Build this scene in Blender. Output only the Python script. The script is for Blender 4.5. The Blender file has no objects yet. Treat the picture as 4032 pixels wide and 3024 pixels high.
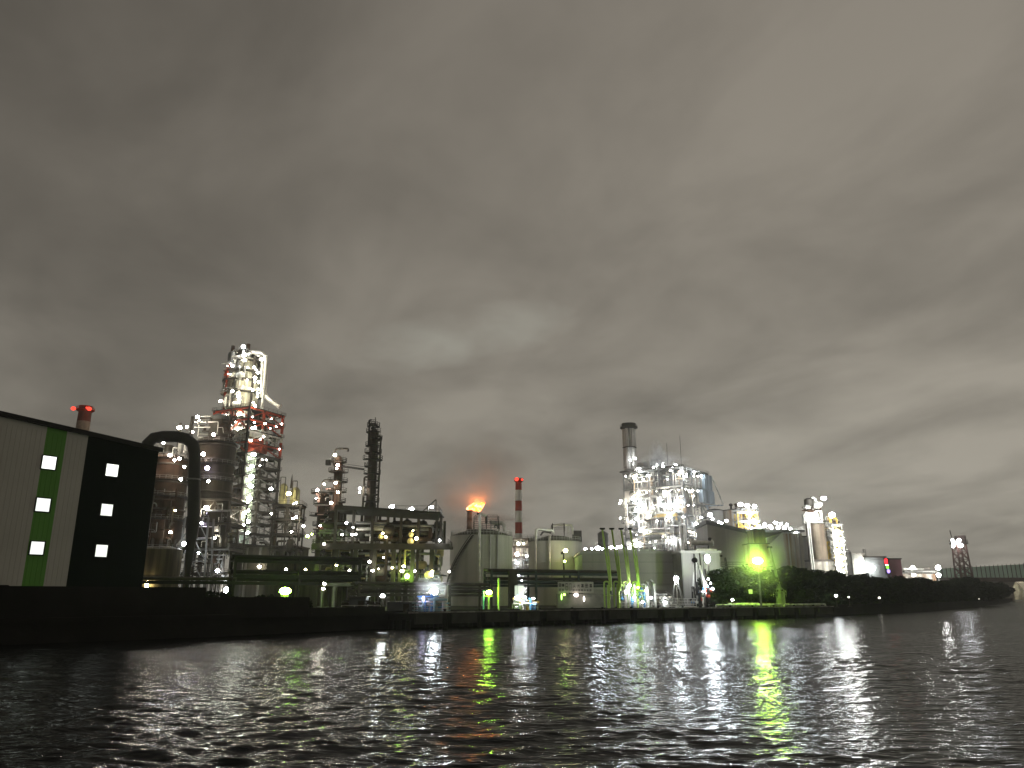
import bpy, math, random
import numpy as np
from mathutils import Vector, Matrix

sc = bpy.context.scene
# ------------------------------------------------------------------ camera
F, CX, CY, CAMH = 3028.0, 2016.0, 1512.0, 5.0
TP = (2345.0 - CY) / F
PITCH = math.atan(TP)
CP, SP = math.cos(PITCH), math.sin(PITCH)
cam_d = bpy.data.cameras.new("camera")
cam = bpy.data.objects.new("camera", cam_d)
sc.collection.objects.link(cam)
cam.location = (0, 0, CAMH)
cam.rotation_euler = (math.pi / 2 + PITCH, 0, 0)
cam_d.sensor_fit = 'HORIZONTAL'
cam_d.sensor_width = 36
cam_d.lens = 36 * F / 4032
cam_d.clip_start = 0.2
cam_d.clip_end = 20000
sc.camera = cam

# ------------------------------------------------------------------ view
sc.view_settings.view_transform = 'Standard'
sc.view_settings.look = 'None'
sc.view_settings.exposure = 0.0
sc.view_settings.gamma = 1.0
sc.view_settings.use_curve_mapping = False
cy = sc.cycles
cy.use_denoising = True
cy.use_light_tree = True
cy.max_bounces = 5
cy.diffuse_bounces = 2
cy.glossy_bounces = 3
cy.transmission_bounces = 2
cy.volume_bounces = 0
cy.transparent_max_bounces = 8
cy.sample_clamp_indirect = 3.0
cy.sample_clamp_direct = 0.0
cy.caustics_reflective = False
cy.caustics_refractive = False
cy.use_adaptive_sampling = False
cy.volume_step_rate = 1.0
cy.volume_max_steps = 64

# ------------------------------------------------------------------ world: night overcast lit from below by the town
world = bpy.data.worlds.new("World")
sc.world = world
world.use_nodes = True
NT = world.node_tree
NT.nodes.clear()


class G:
    """tiny node-graph helper"""
    def __init__(s, nt):
        s.nt = nt

    def n(s, typ, **kw):
        nd = s.nt.nodes.new(typ)
        for k, v in kw.items():
            if k.startswith('i_'):
                nd.inputs[k[2:].replace('_', ' ')].default_value = v
            else:
                setattr(nd, k, v)
        return nd

    def l(s, a, b):
        s.nt.links.new(a, b)

    def m(s, op, a, b=None, c=None, clamp=False):
        nd = s.nt.nodes.new('ShaderNodeMath')
        nd.operation = op
        nd.use_clamp = clamp
        for i, v in enumerate((a, b, c)):
            if v is None:
                continue
            if isinstance(v, (int, float)):
                nd.inputs[i].default_value = v
            else:
                s.nt.links.new(v, nd.inputs[i])
        return nd.outputs[0]

    def ramp(s, fac, stops):
        nd = s.nt.nodes.new('ShaderNodeValToRGB')
        els = nd.color_ramp.elements
        while len(els) < len(stops):
            els.new(0.5)
        for e, (p, c) in zip(els, stops):
            e.position = p
            e.color = (c[0], c[1], c[2], 1) if len(c) > 1 else (c[0],) * 3 + (1,)
        s.nt.links.new(fac, nd.inputs[0])
        return nd.outputs[0]


g = G(NT)
tc = g.n('ShaderNodeTexCoord')
sep = g.n('ShaderNodeSeparateXYZ')
g.l(tc.outputs['Generated'], sep.inputs[0])
dx, dy, dz = sep.outputs
zz = g.m('ADD', g.m('MAXIMUM', dz, 0.0), 0.16)
u = g.m('DIVIDE', dx, zz)
v = g.m('DIVIDE', dy, zz)
# long axis of the cloud streets points away to the left
ca, sa = -0.36, 0.933
a_ = g.m('ADD', g.m('MULTIPLY', u, ca), g.m('MULTIPLY', v, sa))
b_ = g.m('SUBTRACT', g.m('MULTIPLY', u, sa), g.m('MULTIPLY', v, ca))
def sky_noise(sa_, sb_, scale, detail, rough, off, dist=0.0):
    cb = g.n('ShaderNodeCombineXYZ')
    g.l(g.m('ADD', g.m('MULTIPLY', a_, sa_), off), cb.inputs[0])
    g.l(g.m('MULTIPLY', b_, sb_), cb.inputs[1])
    cb.inputs[2].default_value = off
    nz = g.n('ShaderNodeTexNoise')
    nz.inputs['Scale'].default_value = scale
    nz.inputs['Detail'].default_value = detail
    nz.inputs['Roughness'].default_value = rough
    nz.inputs['Distortion'].default_value = dist
    g.l(cb.outputs[0], nz.inputs['Vector'])
    return nz.outputs[0]
n1 = sky_noise(0.42, 1.0, 0.95, 2.0, 0.5, 3.1, 0.5)
n2 = sky_noise(0.42, 1.0, 2.6, 4.0, 0.52, 8.7, 0.35)
n4 = sky_noise(0.85, 1.0, 2.1, 5.0, 0.55, 21.3, 0.3)
cl = g.m('ADD', g.m('ADD', g.m('MULTIPLY', n1, 0.34), g.m('MULTIPLY', n2, 0.24)), g.m('MULTIPLY', n4, 0.42))
cl = g.m('MULTIPLY', g.m('SUBTRACT', cl, 0.38), 1.0 / 0.23, clamp=True)
# broad glow: brighter low over the works, falling off with height and to the left
low = g.m('POWER', g.m('SUBTRACT', 1.0, g.m('MAXIMUM', dz, 0.0), clamp=True), 3.0)
az = g.m('MULTIPLY', g.m('ADD', dx, 0.62), 1.1, clamp=True)
bro = g.m('ADD', g.m('ADD', 0.36, g.m('MULTIPLY', low, 0.82)), g.m('MULTIPLY', az, 0.53))
lum = g.m('MULTIPLY', bro, g.m('ADD', 0.66, g.m('MULTIPLY', cl, 0.62)))
# one paler, slightly greener bank of cloud above the tanks
pa = g.m('SUBTRACT', u, -0.157)
pb = g.m('SUBTRACT', v, 1.97)
s1 = g.m('MULTIPLY', g.m('ADD', g.m('MULTIPLY', pa, 0.904), g.m('MULTIPLY', pb, -0.427)), 1 / 0.36)
s2 = g.m('MULTIPLY', g.m('ADD', g.m('MULTIPLY', pa, 0.427), g.m('MULTIPLY', pb, 0.904)), 1 / 0.17)
pd = g.m('ADD', g.m('POWER', g.m('ABSOLUTE', s1), 2.0), g.m('POWER', g.m('ABSOLUTE', s2), 2.0))
n3 = sky_noise(1.0, 1.0, 4.6, 4.0, 0.55, 1.7, 0.3)
patch = g.m('MULTIPLY', g.m('SUBTRACT', g.m('ADD', 1.0, g.m('MULTIPLY', g.m('SUBTRACT', n3, 0.5), 2.6)), pd), 0.7, clamp=True)
lum = g.m('ADD', lum, g.m('MULTIPLY', patch, 0.30))
mixc = g.n('ShaderNodeMix', data_type='RGBA')
g.l(g.m('ADD', g.m('MULTIPLY', patch, 0.6), g.m('MULTIPLY', low, 0.55), clamp=True), mixc.inputs[0])
mixc.inputs[6].default_value = (0.176, 0.158, 0.132, 1)
mixc.inputs[7].default_value = (0.178, 0.173, 0.148, 1)
sc_ = g.n('ShaderNodeVectorMath', operation='SCALE')
g.l(mixc.outputs[2], sc_.inputs[0])
g.l(lum, sc_.inputs['Scale'])
bg = g.n('ShaderNodeBackground')
g.l(sc_.outputs[0], bg.inputs[0])
bg.inputs[1].default_value = 1.24
wo = g.n('ShaderNodeOutputWorld')
g.l(bg.outputs[0], wo.inputs[0])

# ------------------------------------------------------------------ geometry of the picture -> metres
GZ = 2.2                       # level of the works' ground above the water


def ray(px, py):
    e = CY - py
    return Vector((px - CX, F * CP - e * SP, F * SP + e * CP))


def Pt(px, py, D):
    """point of the place seen at (px,py) at distance D in front of the boat"""
    r = ray(px, py)
    return Vector((0, 0, CAMH)) + r * (D / r.y)


def Xp(px, py, D):
    return Pt(px, py, D).x


def Zp(py, D):
    return Pt(CX, py, D).z


def MPP(D, py=2100):
    return D / ray(CX, py).y


# ------------------------------------------------------------------ materials
MATS = {}


def mat(name, col, rough=0.7, metal=0.0, var=0.25, scale=0.6, streak=None, streak_col=None, bump=0.0, spec=0.15):
    if name in MATS:
        return MATS[name]
    m = bpy.data.materials.new(name)
    m.use_nodes = True
    nt = m.node_tree
    nt.nodes.clear()
    q = G(nt)
    out = q.n('ShaderNodeOutputMaterial')
    bs = q.n('ShaderNodeBsdfPrincipled')
    q.l(bs.outputs[0], out.inputs[0])
    bs.inputs['Roughness'].default_value = rough
    bs.inputs['Metallic'].default_value = metal
    bs.inputs['Specular IOR Level'].default_value = spec
    t = q.n('ShaderNodeTexCoord')
    nz = q.n('ShaderNodeTexNoise')
    nz.inputs['Scale'].default_value = scale
    nz.inputs['Detail'].default_value = 4
    q.l(t.outputs['Object'], nz.inputs['Vector'])
    lo = tuple(c * (1 - var) for c in col)
    hi = tuple(min(1, c * (1 + var)) for c in col)
    c = q.ramp(nz.outputs[0], [(0.3, lo), (0.7, hi)])
    if streak:
        mp = q.n('ShaderNodeMapping')
        mp.inputs['Scale'].default_value = (streak, streak, streak * 0.04)
        q.l(t.outputs['Object'], mp.inputs[0])
        n2_ = q.n('ShaderNodeTexNoise')
        n2_.inputs['Scale'].default_value = 1.0
        n2_.inputs['Detail'].default_value = 5
        n2_.inputs['Roughness'].default_value = 0.6
        q.l(mp.outputs[0], n2_.inputs['Vector'])
        f = q.ramp(n2_.outputs[0], [(0.45, (0, 0, 0)), (0.62, (1, 1, 1))])
        mx = q.n('ShaderNodeMix', data_type='RGBA')
        q.l(f, mx.inputs[0])
        q.l(c, mx.inputs[6])
        sc2 = streak_col or tuple(x * 0.45 for x in col)
        mx.inputs[7].default_value = (*sc2, 1)
        c = mx.outputs[2]
    q.l(c, bs.inputs['Base Color'])
    if bump:
        n3_ = q.n('ShaderNodeTexNoise')
        n3_.inputs['Scale'].default_value = scale * 6
        n3_.inputs['Detail'].default_value = 4
        q.l(t.outputs['Object'], n3_.inputs['Vector'])
        bp = q.n('ShaderNodeBump')
        bp.inputs['Strength'].default_value = bump
        bp.inputs['Distance'].default_value = 0.1
        q.l(n3_.outputs[0], bp.inputs['Height'])
        q.l(bp.outputs[0], bs.inputs['Normal'])
    MATS[name] = m
    return m


def emis(name, col, strength):
    if name in MATS:
        return MATS[name]
    m = bpy.data.materials.new(name)
    m.use_nodes = True
    nt = m.node_tree
    nt.nodes.clear()
    q = G(nt)
    out = q.n('ShaderNodeOutputMaterial')
    e = q.n('ShaderNodeEmission')
    e.inputs[0].default_value = (*col, 1)
    e.inputs[1].default_value = strength
    q.l(e.outputs[0], out.inputs[0])
    MATS[name] = m
    return m


STEEL = mat('dark_steel', (0.045, 0.039, 0.032), 0.55, 0.2, 0.35, 0.5)
BLACK = mat('black_steel', (0.008, 0.0075, 0.007), 0.6, 0.0, 0.3, 0.5)
GREY = mat('grey_steel', (0.16, 0.16, 0.15), 0.5, 0.2, 0.25, 0.6)
PALE = mat('pale_painted_steel', (0.55, 0.55, 0.50), 0.5, 0.1, 0.2, 0.5, streak=0.8)
SILVER = mat('lagged_pipe', (0.60, 0.58, 0.53), 0.38, 0.5, 0.2, 0.8)
BROWN = mat('rusty_steel', (0.032, 0.017, 0.010), 0.8, 0.0, 0.4, 0.5, streak=0.7)
REDP = mat('red_paint', (0.30, 0.040, 0.018), 0.55, 0, 0.25, 0.4)
WHITEP = mat('white_paint', (0.68, 0.66, 0.60), 0.55, 0, 0.15, 0.4, streak=0.5, streak_col=(0.42, 0.38, 0.32))
YELLOWP = mat('yellow_paint', (0.62, 0.42, 0.08), 0.5, 0, 0.2, 0.6)
BLUEP = mat('blue_paint', (0.12, 0.30, 0.55), 0.5, 0, 0.2, 0.6)
BLUEG = mat('blue_grey_cladding', (0.30, 0.37, 0.44), 0.55, 0.1, 0.2, 0.25, streak=0.4)
GREENP = mat('green_painted_steel', (0.44, 0.60, 0.15), 0.5, 0, 0.15, 0.6)
TANKP = mat('tank_paint', (0.50, 0.49, 0.42), 0.6, 0.0, 0.10, 0.12, streak=0.32, streak_col=(0.38, 0.38, 0.31))
CONC = mat('concrete', (0.22, 0.21, 0.19), 0.85, 0, 0.3, 0.25, streak=0.5, bump=0.4)
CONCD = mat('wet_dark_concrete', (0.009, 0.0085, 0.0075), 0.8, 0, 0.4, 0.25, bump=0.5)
CLAD = mat('grey_cladding', (0.40, 0.385, 0.35), 0.6, 0.0, 0.07, 0.08, streak=0.25, streak_col=(0.33, 0.32, 0.29))
CLADG = mat('warehouse_grey_cladding', (0.42, 0.405, 0.36), 0.6, 0, 0.08, 0.15)
CLADGREEN = mat('warehouse_green_cladding', (0.10, 0.26, 0.045), 0.6, 0, 0.10, 0.2)
CLADDARK = mat('warehouse_dark_cladding', (0.003, 0.007, 0.0055), 0.8, 0, 0.15, 0.2, spec=0.03)
STAIRP = mat('stair_wall_sheet', (0.62, 0.74, 0.56), 0.5, 0, 0.12, 0.6, streak=1.2)
RUSTSILO = mat('rust_streaked_silo', (0.13, 0.11, 0.08), 0.75, 0, 0.3, 0.3, streak=0.55, streak_col=(0.065, 0.045, 0.032))
RUSTPALE = mat('rust_streaked_pale_wall', (0.46, 0.43, 0.37), 0.75, 0, 0.15, 0.2, streak=0.35, streak_col=(0.24, 0.15, 0.09))
LAND = mat('ground_surface', (0.022, 0.021, 0.018), 0.9, 0, 0.4, 0.05)
GLASS = mat('dark_window_glass', (0.02, 0.02, 0.022), 0.15, 0, 0.2, 1)
LEAF = mat('night_foliage', (0.012, 0.020, 0.007), 0.9, 0, 0.5, 0.5)
BARK = mat('bark', (0.05, 0.04, 0.03), 0.9, 0, 0.3, 1.0)

LW = emis('lamp_white', (1.0, 0.93, 0.76), 170)
LWB = emis('lamp_white_bright', (0.92, 0.97, 1.0), 280)
LWC = emis('lamp_cool', (0.88, 0.94, 1.0), 120)
LWARM = emis('lamp_warm', (1.0, 0.86, 0.45), 60)
LGR = emis('lamp_green', (0.46, 1.0, 0.08), 150)
LGRB = emis('lamp_green_bright', (0.56, 1.0, 0.08), 330)
LBH = emis('lamp_boiler_house', (0.90, 0.95, 1.0), 120)
LBW = emis('lamp_boiler_house_warm', (1.0, 0.93, 0.80), 105)
LSI = emis('lamp_silo', (0.97, 0.96, 0.92), 130)
LWP = emis('lamp_walkway', (1.0, 0.95, 0.86), 50)
LWS = emis('lamp_stair', (0.97, 1.0, 0.84), 75)
LSML = emis('lamp_small', (1.0, 0.94, 0.82), 10)
LRED = emis('beacon_red', (1.0, 0.06, 0.035), 2.2)
LVIO = emis('lamp_violet', (0.72, 0.66, 1.0), 60)
LPINK = emis('lamp_pinkish', (1.0, 0.80, 0.70), 90)
WINL = emis('lit_window', (0.95, 1.0, 0.94), 1.6)

# ------------------------------------------------------------------ mesh builders
COL = sc.collection


class MB:
    def __init__(s):
        s.v = []
        s.f = []

    def hexa(s, c8):
        b = len(s.v)
        s.v += [tuple(p) for p in c8]
        s.f += [tuple(b + i for i in q) for q in ((0, 3, 2, 1), (4, 5, 6, 7), (0, 1, 5, 4), (1, 2, 6, 5), (2, 3, 7, 6), (3, 0, 4, 7))]
        return s

    def box(s, x0, y0, z0, x1, y1, z1):
        return s.hexa([(x0, y0, z0), (x1, y0, z0), (x1, y1, z0), (x0, y1, z0), (x0, y0, z1), (x1, y0, z1), (x1, y1, z1), (x0, y1, z1)])

    def beam(s, p, q, w, h=None):
        p, q = Vector(p), Vector(q)
        h = h or w
        d = (q - p)
        if d.length < 1e-6:
            return s
        d.normalize()
        up = Vector((0, 0, 1)) if abs(d.z) < 0.95 else Vector((0, 1, 0))
        a = d.cross(up).normalized() * (w / 2)
        b = a.normalized().cross(d) * (h / 2)
        return s.hexa([p - a - b, p + a - b, p + a + b, p - a + b, q - a - b, q + a - b, q + a + b, q - a + b])

    def rings(s, rs, caps=True, closed=False):
        """rs: list of rings, each a list of points of equal number"""
        b = len(s.v)
        n = len(rs[0])
        for r in rs:
            s.v += [tuple(p) for p in r]
        for k in range(len(rs) - 1):
            for i in range(n):
                j = (i + 1) % n
                s.f.append((b + k * n + i, b + k * n + j, b + (k + 1) * n + j, b + (k + 1) * n + i))
        if caps:
            s.f.append(tuple(b + i for i in range(n))[::-1])
            s.f.append(tuple(b + (len(rs) - 1) * n + i for i in range(n)))
        return s

    def lathe(s, x, y, prof, n=24, caps=True):
        rs = []
        for r, z in prof:
            rs.append([(x + r * math.cos(2 * math.pi * i / n), y + r * math.sin(2 * math.pi * i / n), z) for i in range(n)])
        return s.rings(rs, caps)

    def tube(s, pts, r, n=8, bend=None):
        pts = [Vector(p) for p in pts]
        if bend is None:
            bend = r * 1.6
        out = [pts[0]]
        for i in range(1, len(pts) - 1):
            a, b, c = pts[i - 1], pts[i], pts[i + 1]
            d1, d2 = (a - b), (c - b)
            k = min(bend, d1.length * 0.45, d2.length * 0.45)
            p0, p2 = b + d1.normalized() * k, b + d2.normalized() * k
            for t in (0, 0.33, 0.67, 1):
                out.append(p0 * (1 - t) ** 2 + b * 2 * t * (1 - t) + p2 * t * t)
        out.append(pts[-1])
        rs = []
        prev = None
        for i, p in enumerate(out):
            d = (out[min(i + 1, len(out) - 1)] - out[max(i - 1, 0)])
            if d.length < 1e-9:
                continue
            d.normalize()
            if prev is None:
                up = Vector((0, 0, 1)) if abs(d.z) < 0.9 else Vector((1, 0, 0))
                a = d.cross(up).normalized()
            else:
                a = (prev - d * prev.dot(d)).normalized()
            prev = a
            b = d.cross(a)
            rs.append([p + a * r * math.cos(2 * math.pi * k / n) + b * r * math.sin(2 * math.pi * k / n) for k in range(n)])
        return s.rings(rs)

    def sphere(s, c, r, n=12, m=7, sq=1.0):
        rs = []
        for j in range(m + 1):
            th = -math.pi / 2 + math.pi * (j + 0.02) / (m + 0.04)
            rr, zz_ = r * math.cos(th), r * math.sin(th) * sq
            rs.append([(c[0] + rr * math.cos(2 * math.pi * i / n), c[1] + rr * math.sin(2 * math.pi * i / n), c[2] + zz_) for i in range(n)])
        return s.rings(rs)

    def mesh(s, name, m, smooth=False):
        me = bpy.data.meshes.new(name)
        me.from_pydata(s.v, [], s.f)
        if m:
            me.materials.append(m)
        if smooth:
            me.polygons.foreach_set('use_smooth', [True] * len(me.polygons))
            try:
                me.set_sharp_from_angle(angle=math.radians(40))
            except Exception:
                pass
        me.update()
        return me


def link(name, me, parent=None, kind=None, label=None):
    o = bpy.data.objects.new(name, me)
    COL.objects.link(o)
    if parent is not None:
        o.parent = parent
    if kind:
        o['kind'] = kind
    if label:
        o['label'] = label
    return o


def structure(name, mb, m, smooth=False):
    return link(name, mb.mesh(name, m, smooth), None, 'structure')


LAMP_ME = {}
LR = random.Random(99)


def lamp_mesh(m):
    if m.name not in LAMP_ME:
        b = MB()
        b.sphere((0, 0, 0), 1.0, 10, 5)
        me = b.mesh('lamp', m, False)
        LAMP_ME[m.name] = me
    return LAMP_ME[m.name]


class Thing:
    def __init__(s, name, label, cat, loc, rot=0.0, group=None):
        s.o = bpy.data.objects.new(name, None)
        s.o.empty_display_size = 0.5
        COL.objects.link(s.o)
        s.o.location = loc
        s.o.rotation_euler = (0, 0, rot)
        s.o['label'] = label
        s.o['category'] = cat
        if group:
            s.o['group'] = group
        s.M = Matrix.Translation(Vector(loc)) @ Matrix.Rotation(rot, 4, 'Z')
        s.Mi = s.M.inverted()

    # seen at (px,py), at distance D -> local point
    def at(s, px, py, D):
        return s.Mi @ Pt(px, py, D)

    def plane(s, px, py, axis, c):
        o = s.Mi @ Vector((0, 0, CAMH))
        d = s.Mi.to_3x3() @ ray(px, py)
        k = (c - o[axis]) / d[axis]
        return o + d * k

    def add(s, name, mb, m, parent=None, kind=None, smooth=False, label=None):
        return link(name, mb.mesh(name, m, smooth), parent or s.o, kind, label)

    def box(s, name, a, b, m, **k):
        return s.add(name, MB().box(min(a[0], b[0]), min(a[1], b[1]), min(a[2], b[2]), max(a[0], b[0]), max(a[1], b[1]), max(a[2], b[2])), m, **k)

    def beam(s, name, p, q, w, m, h=None, **k):
        return s.add(name, MB().beam(p, q, w, h), m, **k)

    def cyl(s, name, x, y, z0, z1, r, m, r2=None, n=20, **k):
        return s.add(name, MB().lathe(x, y, [(r, z0), (r if r2 is None else r2, z1)], n), m, smooth=True, **k)

    def lathe(s, name, x, y, prof, m, n=28, **k):
        return s.add(name, MB().lathe(x, y, prof, n), m, smooth=True, **k)

    def tube(s, name, pts, r, m, n=8, bend=None, **k):
        return s.add(name, MB().tube(pts, r, n, bend), m, smooth=True, **k)

    def lamp(s, p, r, m, name='lamp', sq=(1, 1, 0.9), post=None):
        if r > 0.3 and name == 'lamp':
            r *= LR.uniform(0.68, 1.02)
            sq = (sq[0] * LR.uniform(0.85, 1.2), sq[1], sq[2] * LR.uniform(0.8, 1.1))
        o = link(name, lamp_mesh(m), s.o)
        o.location = p
        o.scale = (r * sq[0], r * sq[1], r * sq[2])
        if post:
            b = MB().beam((p[0], p[1], p[2] - post), (p[0], p[1], p[2] - r * 0.8), 0.16)
            link('lamp_bracket', b.mesh('lamp_bracket', STEEL), s.o)
        return o

    def railing(s, x0, y0, x1, y1, z, m=STEEL, h=1.1, w=0.09, step=2.5, name='railing'):
        b = MB()
        c = [(x0, y0), (x1, y0), (x1, y1), (x0, y1), (x0, y0)]
        for i in range(4):
            p, q = c[i], c[i + 1]
            for hh in (h, h * 0.5):
                b.beam((p[0], p[1], z + hh), (q[0], q[1], z + hh), w)
            L = math.hypot(q[0] - p[0], q[1] - p[1])
            n = max(1, int(L / step))
            for k in range(n):
                t = k / n
                X, Y = p[0] + (q[0] - p[0]) * t, p[1] + (q[1] - p[1]) * t
                b.beam((X, Y, z), (X, Y, z + h), w)
        return s.add(name, b, m)

    def ring_railing(s, x, y, r, z, m=STEEL, h=1.1, w=0.09, n=16, arc=(0, 1)):
        b = MB()
        P = [(x + r * math.cos(2 * math.pi * (arc[0] + (arc[1] - arc[0]) * i / n)), y + r * math.sin(2 * math.pi * (arc[0] + (arc[1] - arc[0]) * i / n))) for i in range(n + 1)]
        for i in range(n):
            for hh in (h, h * 0.5):
                b.beam((*P[i], z + hh), (*P[i + 1], z + hh), w)
            b.beam((*P[i], z), (*P[i], z + h), w)
        return s.add('railing', b, m)

    def ladder(s, p, z1, w=0.6, m=STEEL, t=0.08, face='x'):
        b = MB()
        e = (w / 2, 0) if face == 'x' else (0, w / 2)
        for sgn in (-1, 1):
            b.beam((p[0] + sgn * e[0], p[1] + sgn * e[1], p[2]), (p[0] + sgn * e[0], p[1] + sgn * e[1], z1), t)
        n = int((z1 - p[2]) / 0.9)
        for i in range(n):
            z = p[2] + (i + 0.5) * 0.9
            b.beam((p[0] - e[0], p[1] - e[1], z), (p[0] + e[0], p[1] + e[1], z), t * 0.8)
        return s.add('ladder', b, m)

    def frame(s, xs, ys, zs, z0=0.0, cw=0.6, bw=0.45, cm=STEEL, bm=STEEL, dm=BLACK, braces=(), deck=True, rail=True, inner=False, bracem=None, brw=0.28, deck_in=0.0):
        """open steel frame: columns on a grid, beams and a deck per level, braces = set of (side, bay, level, kind)"""
        X0, X1, Y0, Y1 = xs[0], xs[-1], ys[0], ys[-1]
        top = zs[-1]
        for i, x in enumerate(xs):
            for j, y in enumerate(ys):
                if not inner and 0 < i < len(xs) - 1 and 0 < j < len(ys) - 1:
                    continue
                s.box('column', (x - cw / 2, y - cw / 2, z0), (x + cw / 2, y + cw / 2, top + 0.05), cm if not callable(cm) else cm(top))
        for k, z in enumerate(zs):
            m_ = bm if not callable(bm) else bm(z)
            for y in (Y0, Y1):
                s.box('beam', (X0 - cw, y - bw / 2 - 0.04, z - 0.8), (X1 + cw, y + bw / 2 + 0.04, z - 0.1), m_)
            for x in (X0, X1):
                s.box('beam', (x - bw / 2 - 0.06, Y0 + cw, z - 0.78), (x + bw / 2 + 0.06, Y1 - cw, z - 0.12), m_)
            if deck and not (deck == 'alt' and k % 2):
                s.box('deck', (X0 - 0.9, Y0 - 0.9, z - 0.05), (X1 + 0.9, Y1 + 0.9, z + 0.1), dm)
            if rail:
                s.railing(X0 - 0.8, Y0 - 0.8, X1 + 0.8, Y1 + 0.8, z + 0.1, m=GREY if rail == 'pale' else STEEL)
        lv = [z0] + list(zs)
        for side, bay, level, kind in braces:
            za, zb = lv[level] + 0.1, lv[level + 1] - 0.8
            if side in 'fb':
                y = Y0 - 0.12 if side == 'f' else Y1 + 0.12
                a, b = xs[bay], xs[bay + 1]
                P = lambda t, z: (a + (b - a) * t, y, z)
            else:
                x = X0 - 0.12 if side == 'l' else X1 + 0.12
                a, b = ys[bay], ys[bay + 1]
                P = lambda t, z: (x, a + (b - a) * t, z)
            mm = bracem(zb) if callable(bracem) else (bracem or cm)
            if kind in 'X/':
                s.beam('brace', P(0, za), P(1, zb), brw, mm)
            if kind in 'X\\':
                s.beam('brace', P(0.0, zb), P(1.0, za), brw * 1.02, mm)
            if kind == 'V':
                s.beam('brace', P(0, za), P(0.5, zb), brw, mm)
                s.beam('brace', P(1, za), P(0.5, zb), brw * 1.02, mm)


def clutter(t, x0, x1, y0, y1, z0, z1, n, seed, ms, rmin=0.15, rmax=0.45, drums=True, levels=None):
    """random process piping inside a volume: risers, headers, doglegs, drums and valves, each a part"""
    R = random.Random(seed)
    for i in range(n):
        k = R.random()
        m = R.choice(ms)
        r = R.uniform(rmin, rmax) * (1.0 if R.random() < 0.8 else 1.7)
        x, y, z = R.uniform(x0, x1), R.uniform(y0, y1), R.uniform(z0, z1)
        if k < 0.34:
            L = R.uniform(0.12, 0.5) * (z1 - z0)
            za, zb = max(z0, z - L / 2), min(z1, z + L / 2)
            e = R.choice([-1, 1]) * R.uniform(1.0, 3.0)
            t.tube('pipe', [(x, y, za), (x, y, zb), (min(x1, max(x0, x + e)), y, zb)], r, m)
        elif k < 0.66:
            L = R.uniform(0.25, 0.9) * (x1 - x0)
            a, b = max(x0, x - L / 2), min(x1, x + L / 2)
            d = R.choice([-1, 1]) * R.uniform(1.0, 3.5)
            zc = min(z1, max(z0, z + d))
            t.tube('pipe', [(a, y, z), (b, y, z), (b, y, zc)], r, m)
        elif k < 0.84 or not drums:
            w = R.uniform(0.8, 2.4)
            h = R.uniform(1.0, 3.0)
            e = R.uniform(0.8, 2)
            pts = [(x, y, z), (x, y, z + h), (min(x1, x + w), y, z + h), (min(x1, x + w), min(y1, y + e), z + 0.3 * h)]
            t.tube('pipe', pts, r * 0.8, m)
        elif k < 0.94:
            rr = R.uniform(0.7, 1.5)
            L = R.uniform(2, 4.5)
            b = MB()
            # horizontal drum with domed ends
            rs = []
            for q, f in ((0, 0.05), (0.06, 0.6), (0.14, 0.9), (0.25, 1), (0.75, 1), (0.86, 0.9), (0.94, 0.6), (1, 0.05)):
                rs.append([(x + q * L, y + rr * f * math.cos(2 * math.pi * a / 14), z + rr * f * math.sin(2 * math.pi * a / 14)) for a in range(14)])
            b.rings(rs)
            t.add('drum', b, m, smooth=True)
        else:
            rr = R.uniform(0.6, 1.3)
            h = R.uniform(2, 5)
            t.lathe('drum', x, y, [(rr * 0.3, z), (rr, z + 0.5), (rr, z + h - 0.5), (rr * 0.3, z + h)], m, n=14)


# ================================================================== SETTING
# ---- quay line (from left to right, as the bank runs)
def W0(px, py):
    """point of the water surface seen at (px,py)"""
    r_ = ray(px, py)
    k = -CAMH / r_.z
    return (r_.x * k, r_.y * k)


SHORE = [W0(0, 2540), W0(800, 2510), W0(1600, 2480), W0(2130, 2462), W0(2700, 2445), W0(3290, 2430)]
FARSH = [W0(3400, 2417), W0(3560, 2412), W0(3698, 2404), W0(3850, 2389), W0(3960, 2374), W0(4010, 2360)]
WP = 5.5      # pier width (towards the canal)
PIER = [(x - 3.3, y + 4.4) for (x, y) in SHORE[2:]]
BANK = [(-300, -140), (-130, 10)] + SHORE[:2] + [(x - 0.1, y + 0.3) for (x, y) in PIER] + FARSH + [(1500, 1800), (2600, 2600)]


def bank_D(px):
    pts = SHORE + FARSH
    best = None
    for (p, q_) in zip(pts[:-1], pts[1:]):
        for k in range(60):
            x, y = p[0] + (q_[0] - p[0]) * k / 60, p[1] + (q_[1] - p[1]) * k / 60
            e_ = abs(x / y * ray(CX, 2400).y + CX - px)
            if best is None or e_ < best[0]:
                best = (e_, y)
    return best[1]


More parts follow.
